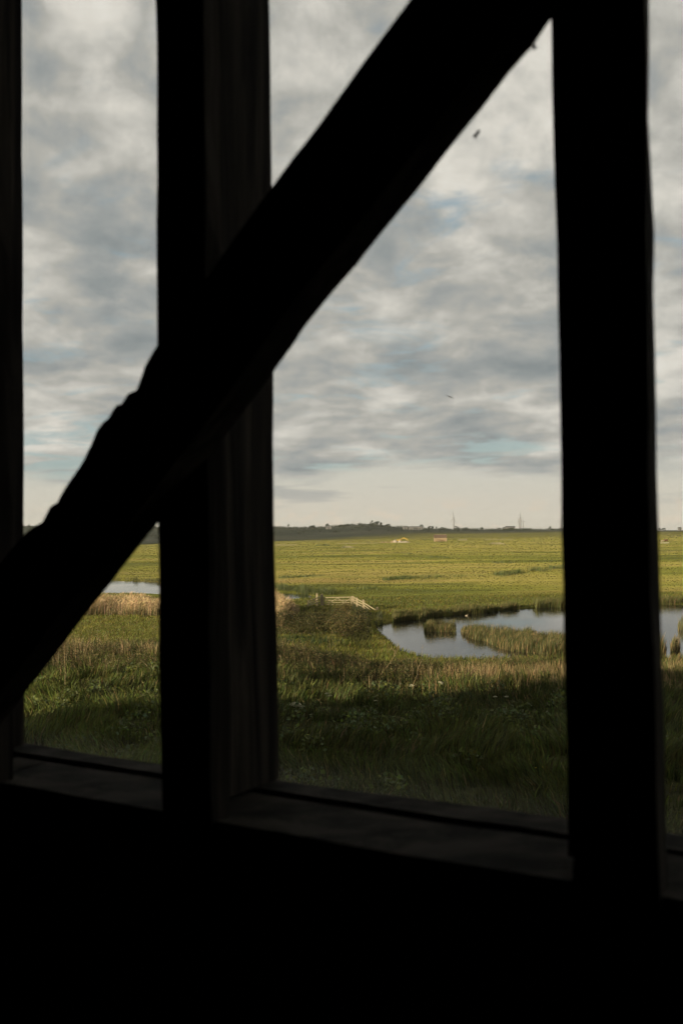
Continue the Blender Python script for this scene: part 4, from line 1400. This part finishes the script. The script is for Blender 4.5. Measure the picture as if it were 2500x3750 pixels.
def build_digger():
    D = 1030.0
    c = at(1462, 1972, D); c[2] = gz(c[0], D) + .6
    root = empty('excavator', c, 'yellow excavator with its arm stretched out over the spoil heap', 'excavator')
    for s_ in (-1, 1):
        mb = MB()
        prof = [(-2.2, .15), (-1.9, 0), (1.9, 0), (2.2, .15), (2.25, .6), (1.9, .85), (-1.9, .85), (-2.25, .6)]
        ya, yb = s_ * 1.5 - .3, s_ * 1.5 + .3
        mb.add([(p[0], ya, p[1]) for p in prof] + [(p[0], yb, p[1]) for p in prof],
               [tuple(range(8))[::-1], tuple(range(8, 16))] + [(i, (i + 1) % 8, 8 + (i + 1) % 8, 8 + i) for i in range(8)])
        mb.build('track', M['rubber'], root)
    MB().box(-2.6, 1.6, -1.35, 1.35, .95, 2.1).build('engine_housing', M['yellow'], root)
    MB().box(-3.0, -2.59, -1.2, 1.2, 1.0, 1.9).build('counterweight', M['yellow'], root)
    cab = MB().box(-.2, 1.5, -1.34, -.3, 2.103, 3.1).build('cab', M['yellow'], root)
    MB().box(-.05, 1.35, -1.36, -1.342, 2.3, 2.95).build('window', M['cabglass'], cab)
    MB().bar((1.4, .2, 1.9), (4.2, .2, 4.0), .55, .8).build('boom', M['yellow'], root)
    MB().bar((4.0, .2, 4.0), (7.6, .2, 2.3), .5, .75).build('boom_end', M['yellow'], root)
    MB().bar((7.4, .2, 2.5), (9.2, .2, .9), .45, .6).build('stick', M['yellow'], root)
    MB().add([(8.9, -.4, .9), (9.6, -.4, .8), (9.5, -.4, .1), (8.8, -.4, .0), (8.5, -.4, .4), (8.9, .8, .9), (9.6, .8, .8), (9.5, .8, .1), (8.8, .8, .0), (8.5, .8, .4)],
             [(4, 3, 2, 1, 0), (5, 6, 7, 8, 9)] + [(i, (i + 1) % 5, 5 + (i + 1) % 5, 5 + i) for i in range(5)]).build('bucket', M['rubber'], root)
    MB().tube([(2.0, .2, 2.0), (3.6, .2, 3.2)], [.12, .12], 6).build('ram', M['rubber'], root)


build_digger()


def heap(px, py, dist, w, d, h, mat, label, seed, group='heaps of spoil near the digger'):
    c = at(px, py, dist); c[2] = gz(c[0], dist)
    r = np.random.default_rng(seed)
    n = 26
    gx, gy = np.meshgrid(np.linspace(-1, 1, n), np.linspace(-1, 1, n))
    rr = np.hypot(gx, gy)
    zz = h * np.clip(1 - rr ** 1.4, -.1, 1) * (.5 + 1.0 * fbm(gx * 2.5 + seed, gy * 2.5, seed, 3)) - .1
    V = np.stack([gx * w / 2, gy * d / 2, zz], -1).reshape(-1, 3)
    i = (np.arange(n - 1)[:, None] * n + np.arange(n - 1)[None, :]).ravel()
    o = link('spoil_heap', mesh_np('spoil_heap', V, [np.stack([i, i + 1, i + n + 1, i + n], 1)]), mat, None, c)
    props(o, label, 'rubble', group)


heap(1446, 1978, 985, 5.5, 6, 3.2, M['chalk'], 'larger pale chalk heap left of the digger', 3)
heap(1463, 1978, 985, 4.5, 5, 2.9, M['chalk'], 'smaller pale chalk heap in front of the digger arm', 5)
heap(1480, 1978, 975, 15, 6, 1.5, M['chalk'], 'long low chalk bank below the digger', 7)
heap(1436, 1977, 990, 4, 4, 2.2, M['earth'], 'small brown earth heap beside the chalk', 9)
heap(1408, 1977, 1000, 20, 10, .9, M['earth'], 'flat bare earth strip leading to the digger', 11)


# ---------------------------------------------------------------- wind turbines
M['turbine'] = mat_noise('turbine_paint', (.10, .10, .102), (.13, .13, .13), .05, .6)


def turbine(hub_px, hub_py, base_py, dist, blade_len, angs, label):
    hub = at(hub_px, hub_py, dist)
    gnd = min(gz(hub[0], dist), at(hub_px, base_py, dist)[2])
    root = empty('wind_turbine', (hub[0], dist, gnd), label, 'wind turbine', 'wind turbines on the horizon')
    H = hub[2] - gnd
    MB().tube([(0, 0, -2), (0, 0, H * .5), (0, 0, H - 1)], [2.6, 2.1, 1.5], 14).build('tower', M['turbine'], root, True)
    MB().tube([(-1.6, -3.2, H), (0, -1.5, H), (2.0, 2.5, H), (3.0, 4.5, H)], [1.3, 1.9, 1.9, 1.2], 8).build('nacelle', M['turbine'], root, True)
    MB().tube([(-1.2, -4.6, H), (-1.2, -4.0, H), (-1.2, -3.0, H)], [.3, 1.2, 1.5], 8).build('hub', M['turbine'], root, True)
    for a in angs:
        d = np.array([math.sin(R(a)), 0, math.cos(R(a))]); q = np.array([math.cos(R(a)), .25, -math.sin(R(a))])
        o = np.array([-1.2, -3.8, H])
        secs = [(0, .5, .5), (.12, .95, .3), (.25, 1.5, .25), (.6, .95, .16), (1.0, .3, .08)]
        V, F = [], []
        for s_, wd, th in secs:
            p = o + d * blade_len * s_
            yv = np.array([0, 1.0, 0])
            V += [p - q * wd * .35, p + yv * th, p + q * wd, p - yv * th]
        for i in range(len(secs) - 1):
            for j in range(4):
                F.append((i * 4 + j, i * 4 + (j + 1) % 4, i * 4 + 4 + (j + 1) % 4, i * 4 + 4 + j))
        F.append((0, 1, 2, 3)); F.append(tuple((len(secs) - 1) * 4 + j for j in range(4))[::-1])
        link('blade', mesh_py('blade', V, F), M['turbine'], root)


turbine(1660, 1895, 1950, 4000, 31, (-2, 212, 155), 'wind turbine standing alone behind the brick barn')
turbine(1904.5, 1895, 1948, 4000, 27, (-3, 206, 165), 'tallest wind turbine of the group of three on the right')
turbine(1899, 1908, 1940, 6000, 28, (-20, 190, 60), 'distant wind turbine left of the tall one in the group of three')
turbine(1914, 1909, 1940, 6000, 28, (8, 262, 100), 'distant wind turbine right of the tall one in the group of three')
turbine(2054, 1905.5, 1940, 5000, 25, (6, 246, 85), 'wind turbine next to the left edge of the right stud')


# ---------------------------------------------------------------- trees, hedges and buildings on the rise
def crown_mesh(name, n, seed, tall=1.0):
    r = np.random.default_rng(seed)
    lob = r.normal(size=(7, 3)) * np.array([.28, .28, .2 * tall]) + np.array([0, 0, .62 * tall])
    k = r.integers(0, 7, n)
    v = r.normal(size=(n, 3)); v /= np.linalg.norm(v, axis=1)[:, None]
    p = lob[k] + v * r.uniform(.6, 1, (n, 1)) * np.array([.27, .27, .25 * tall])
    p[:, 2] = np.maximum(p[:, 2], .12)
    c = np.array((.022, .028, .014))[None, :] * (.7 + .6 * r.uniform(size=(n, 1)))
    V, T, C = leaves(p, r.uniform(.10, .2, n), c, 0, .8)
    return mesh_np(name, V, [T], C)


CROWNS = [crown_mesh('crown', 330, 200 + i, [1.0, .85, 1.25, .7][i % 4]) for i in range(6)]
_tm = MB().tube([(0, 0, -.1), (0.01, 0, .2), (.03, .02, .5)], [.05, .038, .02], 6)
TRUNK = mesh_py('trunk', _tm.v, _tm.f); TRUNK.materials.append(M['twig'])
for c_ in CROWNS: c_.materials.append(M['canopy'])


def skyline_ground(px, dist):
    d = ray(px, 1940)
    x = d[0] / d[1] * dist
    return np.array([x, dist, gz(x, dist)])


def tree(px, dist, size, label, group, seed, wide=1.0):
    p = skyline_ground(px, dist)
    root = empty('tree', p, label, 'tree', group)
    o = link('crown', CROWNS[seed % 6], None, root); o.scale = (size * wide, size * wide, size); o.rotation_euler[2] = seed * 1.7
    t_ = link('trunk', TRUNK, None, root); t_.scale = (size, size, size)


tree(1380, 2950, 14, 'large round tree standing highest on the skyline of the hill', 'skyline trees', 1, 1.1)
tree(1360, 2950, 11, 'rounded tree immediately left of the highest skyline tree', 'skyline trees', 4)
tree(1396, 2950, 8, 'small tree immediately right of the highest skyline tree', 'skyline trees', 2)
tree(1582, 2950, 11, 'round tree on the skyline directly left above the brick barn', 'skyline trees', 0)
tree(1571, 2950, 10, 'clump tree on the skyline left above the brick barn', 'skyline trees', 3, 1.3)
tree(1598, 2950, 7, 'thin small tree on the skyline right over the barn roof', 'skyline trees', 2, .7)
tree(1057, 2950, 9, 'narrow dark pointed tree on the skyline near the left stud', 'skyline trees', 2, .6)
rs = np.random.default_rng(99)
ORD = ('first second third fourth fifth sixth seventh eighth ninth tenth eleventh twelfth thirteenth fourteenth fifteenth sixteenth seventeenth '
       'eighteenth nineteenth twentieth').split()
spots = np.linspace(1085, 2055, 18) + rs.uniform(-18, 18, 18)
for i, px in enumerate(spots):
    if min(abs(px - q) for q in (1057, 1360, 1380, 1396, 1571, 1582, 1598)) < 12: px += 22
    wd = rs.uniform(1.0, 2.0)
    tree(px, rs.uniform(2700, 3000), rs.uniform(5, 9.5), '%s dark hedge tree on the horizon, %s from the middle stud' % ('spreading' if wd > 1.5 else 'rounded', ORD[i]),
         'hedge trees along the horizon', i, wd)
for i, (px, what) in enumerate(((110, 'left sliver of horizon beside the leftmost stud'), (560, 'tip of the left opening under the brace'), (2415, 'right edge of the right stud'), (2428, 'far cattle at the right'))):
    tree(px, 2950, 7 + i % 2, 'dark rounded tree on the horizon by the ' + what, 'hedge trees along the horizon', i + 3, 1.4)


def build_woods():
    r = np.random.default_rng(17)
    P = []
    # unbroken hedges and copses along the top and across the slope
    px = r.uniform(-500, 3000, 5200)
    dist = np.where(r.uniform(size=5200) < .62, r.uniform(2750, 3050, 5200), r.uniform(1900, 2750, 5200))
    dx = RIGHT[0] * (px - 1250) / F_PX / fwd[1]
    x = dx * dist
    dens = fbm(px / 60, dist / 110, 33, 4)
    k = (dens > .49) | ((dist > 2900) & (dens > .36))
    k &= dist > 2250 + x * 0.9
    x, dist = x[k], dist[k]
    n = len(x)
    z = ground_z(x, dist)
    s = r.uniform(3, 7, n)
    per = 14
    rr = r.normal(size=(n, per, 3)) * np.array([.55, .55, .3])
    pos = np.stack([x, dist, z + s * .35], 1)[:, None, :] + rr * s[:, None, None]
    pos[..., 2] = np.maximum(pos[..., 2], z[:, None])
    pos = pos.reshape(-1, 3)
    c = np.array((.022, .027, .015))[None, :] * (.6 + .8 * r.uniform(size=(len(pos), 1)))
    V, T, C = leaves(pos, r.uniform(1.2, 2.8, len(pos)), c, 0, .8)
    o = link('woodland', mesh_np('woodland', V, [T], C), M['canopy'])
    props(o, 'dark woods and hedges covering the low hill on the horizon', 'woodland', kind='stuff')


build_woods()
M['shed'] = mat_noise('pale_cladding', (.08, .083, .085), (.11, .11, .108), .2, .7)
M['shed_roof'] = mat_noise('grey_roof', (.04, .042, .044), (.06, .06, .06), .2, .8)


def shed(px, dist, w, h, label, pale=True, dz=1.0):
    p = skyline_ground(px, dist); p[2] += dz
    root = empty('farm_building', p, label, 'building', 'farm buildings on the distant rise')
    MB().box(-w / 2, w / 2, 0, 12, -3, h).build('wall', M['shed'], root)
    MB().add([(-w / 2 - .5, -.5, h + .01), (w / 2 + .5, -.5, h + .01), (w / 2 + .5, 6, h * 1.45), (-w / 2 - .5, 6, h * 1.45), (-w / 2 - .5, 12.5, h + .01), (w / 2 + .5, 12.5, h + .01)],
             [(0, 1, 2, 3), (3, 2, 5, 4), (1, 5, 2), (0, 3, 4), (0, 4, 5, 1)]).build('roof', M['shed_roof'] if not pale else M['shed'], root)
    MB().box(-w * .15, w * .15, -.2, -.01, -3, h * .7).build('door', M['shed_roof'], root)


shed(1520, 2640, 36, 5, 'long pale farm shed on the hill left of the brick barn', True, 3)
shed(1483, 2640, 12, 5, 'small pale house beside the long farm shed', True, 3)
shed(1868, 3000, 28, 6.5, 'broad grey warehouse on the horizon left of the turbine group', False, 3)
shed(1850, 3010, 16, 5, 'low grey shed joined to the left of the warehouse', False, 2)
shed(1203, 2500, 14, 4, 'small pale cottage among trees at the middle of the left hill', True, 2)
shed(2489, 3000, 8, 6, 'lone grey block on the horizon at the right edge', False, 2)


# ---------------------------------------------------------------- cattle
def cow_mesh(seed, lying):
    bm = MB()
    z = .55 if lying else 1.05
    bm.tube([(-1.05, 0, z + .18), (-.9, 0, z + .1), (-.4, 0, z), (.2, 0, z), (.7, 0, z + .05), (.95, 0, z + .15)], [.08, .34, .40, .42, .36, .18], 10)
    if lying or seed % 2:
        bm.tube([(.8, 0, z + .15), (1.15, 0, z + .35), (1.45, 0, z + .28), (1.65, 0, z + .15)], [.24, .2, .16, .1], 8)
    else:
        bm.tube([(.8, 0, z + .1), (1.15, 0, z - .15), (1.4, 0, z - .6), (1.55, 0, z - .9)], [.24, .2, .16, .1], 8)
    return bm


M['cow_black'] = mat_noise('cow_black_hide', (.018, .015, .012), (.03, .025, .02), 2, .8)
M['cow_red'] = mat_noise('cow_red_hide', (.06, .022, .014), (.09, .035, .02), 2, .8)
M['cow_cream'] = mat_noise('cow_cream_hide', (.26, .22, .15), (.33, .28, .21), 2, .8)


def cow(px, py, dist, mat, rot, label, seed, lying=False, s=1.0):
    c = at(px, py, dist); c[2] = gz(c[0], dist) + .02
    root = empty('cow', c, label, 'cow', 'cattle on the marsh right of the right stud')
    root.rotation_euler[2] = rot; root.scale = (s, s, s)
    cow_mesh(seed, lying).build('body', mat, root, True)
    if not lying:
        for lx in (-.75, .65):
            for ly in (-.2, .2):
                MB().tube([(lx, ly, 1.0), (lx + .02, ly, .5), (lx, ly, 0)], [.14, .08, .07], 6).build('leg', mat, root)
    for ly in (-.14, .14):
        zz = .98 if lying else (1.42 if seed % 2 else .75)
        MB().tube([(1.2, ly, zz), (1.2, ly * 2.2, zz + .08)], [.05, .02], 5).build('ear', mat, root)
    MB().tube([(-1.05, 0, (.55 if lying else 1.05) + .2), (-1.15, 0, .6), (-1.14, 0, .25)], [.04, .03, .05], 5).build('tail', mat, root)


cow(2437.5, 1979, 720, M['cow_red'], math.pi, 'dark red-brown cow nearest on the right, beside the cream one', 1, False, 1.25)
cow(2424, 1980, 735, M['cow_cream'], .3, 'cream coloured calf beside the red-brown cow', 1, True, 1.2)
cow(2413, 1979, 725, M['cow_black'], 1.2, 'dark cow half hidden at the edge of the right stud', 1)
cow(2452, 1961, 1250, M['cow_black'], 0, 'dark grazing cow, first of the far row from the stud', 0)
cow(2464, 1961, 1250, M['cow_black'], 2.6, 'dark grazing cow, second of the far row from the stud', 0)
cow(2479, 1960, 1250, M['cow_black'], .4, 'dark grazing cow, third of the far row from the stud', 0)
cow(2490, 1960, 1250, M['cow_black'], 3.0, 'dark grazing cow, fourth of the far row from the stud', 0)

# trough in front of the cattle
c = at(2432, 1989, 640); c[2] = gz(c[0], 640)
tro = empty('water_trough', c, 'low grey-green trough in the grass in front of the red-brown cow', 'trough')
M['galv'] = mat_noise('galvanised', (.17, .17, .12), (.24, .23, .16), 2, .7)
MB().box(-2.6, 2.6, -.5, -.44, 0, .8).build('side', M['galv'], tro)
MB().box(-2.6, 2.6, .44, .5, 0, .8).build('side', M['galv'], tro)
MB().box(-2.66, -2.602, -.5, .5, 0, .8).build('end', M['galv'], tro)
MB().box(2.602, 2.66, -.5, .5, 0, .8).build('end', M['galv'], tro)
MB().box(-2.59, 2.59, -.43, .43, .3, .6).build('water', M['water'], tro)


# ---------------------------------------------------------------- bird
def gull(px, py, dist, span, label, cat='bird'):
    c = at(px, py, dist)
    root = empty('flying_bird', c, label, cat)
    md = mat_noise('gull_grey', (.008, .008, .008), (.015, .015, .014), 5, .9)
    mw = mat_noise('gull_white', (.02, .02, .02), (.05, .05, .048), 5, .9)
    MB().tube([(-.26, -.05, .06), (-.18, -.04, .05), (0, 0, 0), (.16, .03, -.03), (.26, .05, -.04)], [.015, .05, .075, .05, .02], 8).build('body', mw, root, True)
    for s_, ends in ((-1, [(-.06, -.04, .03), (-.35, -.1, .22), (-.62, -.02, .30)]), (1, [(.05, .05, .0), (.40, .1, -.16), (.78, .04, -.33)])):
        V = []
        for k, e in enumerate(ends):
            e = np.array(e); ch = (.11, .09, .02)[k]
            V += [e + np.array([0, -ch, .01]), e + np.array([0, ch, .01]), e + np.array([.02, ch, -.03]), e + np.array([.02, -ch, -.03])]
        F = [(i * 4 + j, i * 4 + (j + 1) % 4, i * 4 + 4 + (j + 1) % 4, i * 4 + 4 + j) for i in range(2) for j in range(4)] + [(0, 1, 2, 3), (11, 10, 9, 8)]
        link('wing', mesh_py('wing', [v * span for v in V], F), md, root)
    MB().add([(.22, -.03, -.04), (.42, -.06, -.02), (.42, .14, -.02), (.24, .1, -.05), (.3, .04, -.07)], [(0, 1, 2, 3), (0, 4, 1), (1, 4, 2), (2, 4, 3), (3, 4, 0)]).build('tail', md, root)


gull(1645.5, 1453, 170, 1.0, 'single bird flying with wings spread below the grey clouds')
# waterfowl on the pond
c = on_z(1707, 2255, WATER_Z)
duck = empty('duck', c, 'small pale duck swimming near the far edge of the right pond', 'bird')
duck.scale = (.45, .45, .45)
MB().tube([(-.3, 0, .12), (-.2, 0, .08), (0, 0, .07), (.2, 0, .08), (.3, 0, .1)], [.02, .09, .14, .12, .04], 8).build('body', M['cow_cream'], duck, True)
MB().tube([(.22, 0, .12), (.28, 0, .26), (.3, 0, .33), (.42, 0, .32)], [.06, .045, .065, .015], 8).build('head', M['cow_cream'], duck, True)

# ---------------------------------------------------------------- single plants near the building
M['stalk'] = mat_noise('dry_stalk', (.13, .10, .055), (.21, .16, .09), 40, .9)
M['umbel'] = mat_noise('umbel_white', (.26, .25, .17), (.36, .35, .25), 20, .9)
M['stem'] = mat_noise('green_stem', (.06, .075, .02), (.10, .11, .04), 20, .8)
M['petal'] = mat_noise('yellow_petal', (.55, .42, .04), (.65, .5, .06), 20, .7)


def hit_ground(px, py):
    d = ray(px, py)
    tt = np.linspace(13, 130, 9000)
    X, Y, Z = d[0] / d[1] * tt, tt, CAM_Z + d[2] / d[1] * tt
    G = ground_z(X, Y)
    i = int(np.argmax(Z < G))
    return np.array([X[i], Y[i], G[i]])


def stalk(px0, py0, px1, py1, label, branches=5, r=.012):
    p = hit_ground(px0, py0)
    top = at(px1, py1, p[1] + .1)
    root = empty('dry_stalk', p, label, 'plant', 'dry stalks on the bank')
    d = top - p
    bend = np.array([.03, 0, 0]) * np.linalg.norm(d)
    pts = [d * k - np.array([0, 0, .05 if k == 0 else 0]) + bend * math.sin(k * math.pi) for k in (0, .25, .5, .75, 1)]
    MB().tube(pts, [r, r * .9, r * .8, r * .65, r * .4], 6).build('main_stem', M['stalk'], root)
    for k in range(branches):
        s_ = random.uniform(.72, 1.0)
        a = d * s_ + bend * math.sin(s_ * math.pi)
        L = np.linalg.norm(d) * random.uniform(.12, .28)
        e = a + np.array([random.uniform(-.7, .8), random.uniform(-.3, .3), random.uniform(.2, .9)]) * L
        MB().tube([a, (a + e) / 2 + np.array([0, 0, -.01]), e], [r * .45, r * .35, r * .2], 5).build('twig', M['stalk'], root)


stalk(236, 2568, 230, 2335, 'tall single dry stalk standing in the grass of the left opening', 3, .009)
stalk(1372, 2498, 1462, 2372, 'long slanting dry stalk leaning right over the crest towards the pond', 9, .010)
stalk(1345, 2315, 1347, 2278, 'short dry seed head standing by the water below the fence', 4, .014)
stalk(1540, 2420, 1546, 2362, 'pinkish dry stalk with fine twigs against the near edge of the pond', 9, .008)
stalk(1210, 2420, 1201, 2330, 'upright thin dry stalk rising from the docks left of the slanting one', 2, .008)
stalk(1240, 2410, 1212, 2338, 'dry stalk leaning left among the docks', 2, .008)


def umbel_plant(px, py, h, heads, size, label, group='cow parsley plants in the grass'):
    p = hit_ground(px, py + h * F_PX / 30 * .9)
    top = at(px, py, p[1])
    root = empty('cow_parsley', p, label, 'flower', group)
    d = top - p
    MB().tube([(0, 0, -.03), tuple(d * .5 + np.array([.01, 0, 0])), tuple(d)], [.007, .006, .004], 5).build('main_stem', M['stem'], root)
    for k in range(heads):
        o = d + (np.array([rng.normal(0, size * .9), rng.normal(0, size * .7), rng.normal(0, size * .35)]) if heads > 1 else 0)
        MB().tube([tuple(d * .72), tuple(o)], [.004, .003], 4).build('stalk', M['stem'], root)
        n = 70
        a = rng.uniform(0, 6.3, n); rr = np.sqrt(rng.uniform(0, 1, n)) * size
        pos = np.stack([o[0] + np.cos(a) * rr, o[1] + np.sin(a) * rr, o[2] + size * .3 * (1 - (rr / size) ** 2) + rng.normal(0, .004, n)], 1)
        V, T, C = leaves(pos, rng.uniform(.012, .024, n) * (size / .06) ** .5, np.ones((n, 3)), .2, .9)
        link('flower_head', mesh_np('flower_head', V, [T]), M['umbel'], root)


umbel_plant(1085, 2582, .55, 8, .085, 'big cluster of cream cow parsley heads close to the left stud')
umbel_plant(1200, 2546, .5, 2, .07, 'flat cream flower head at the shadow edge right of the big cluster')
umbel_plant(1507, 2512, .55, 3, .06, 'cream flower heads at the shadow edge below the pond end')
umbel_plant(1606, 2498, .55, 4, .065, 'wide flat flower head in the lit grass below the pond middle')
umbel_plant(1375, 2566, .5, 1, .05, 'single tiny white flower in shade left of centre')
umbel_plant(1812, 2552, .5, 1, .07, 'left one of two white flower heads side by side in the shade')
umbel_plant(1853, 2552, .5, 1, .075, 'right one of two white flower heads side by side in the shade')
umbel_plant(1524, 2594, .45, 1, .06, 'small pale flower head in deep shade below the lit grass')


def buttercup(px, py, label):
    p = hit_ground(px, py + 50)
    top = at(px, py, p[1])
    root = empty('buttercup', p, label, 'flower', 'yellow buttercups in the shade')
    d = top - p
    MB().tube([(0, 0, -.03), tuple(d)], [.003, .002], 4).build('main_stem', M['stem'], root)
    mb = MB()
    for k in range(5):
        a = k * 1.2566
        e = d + np.array([math.cos(a) * .017, math.sin(a) * .017, .012]); f_ = d + np.array([math.cos(a + .5) * .014, math.sin(a + .5) * .014, .01]); g_ = d + np.array([math.cos(a - .5) * .014, math.sin(a - .5) * .014, .01])
        mb.add([d, g_, e, f_, d - np.array([0, 0, .003])], [(0, 1, 2), (0, 2, 3), (4, 2, 1), (4, 3, 2)])
    mb.build('petals', M['petal'], root)


buttercup(1986, 2810, 'middle one of three yellow buttercups low by the right stud')
buttercup(1998, 2811, 'rightmost of three yellow buttercups low by the right stud')
buttercup(1960, 2813, 'leftmost of three yellow buttercups low by the right stud')
buttercup(1903, 2788, 'single yellow buttercup left of the group of three')


# ---------------------------------------------------------------- thin evening haze over the marsh
def build_haze():
    mb = MB().box(-6400, 6400, -70, 7600, -1.9, 130)
    m = bpy.data.materials.new('evening_haze'); m.use_nodes = True
    t = NT(m.node_tree); t.n.clear()
    out = t.n.new('ShaderNodeOutputMaterial')
    v = t.n.new('ShaderNodeVolumePrincipled')
    v.inputs['Color'].default_value = (0.86, 0.9, 0.95, 1)
    v.inputs['Density'].default_value = 1.7e-5
    v.inputs['Anisotropy'].default_value = 0.0
    t.l.new(v.outputs[0], out.inputs['Volume'])
    o = mb.build('haze', m)
    props(o, 'thin pale evening haze over the marsh', 'haze', kind='stuff')


build_haze()
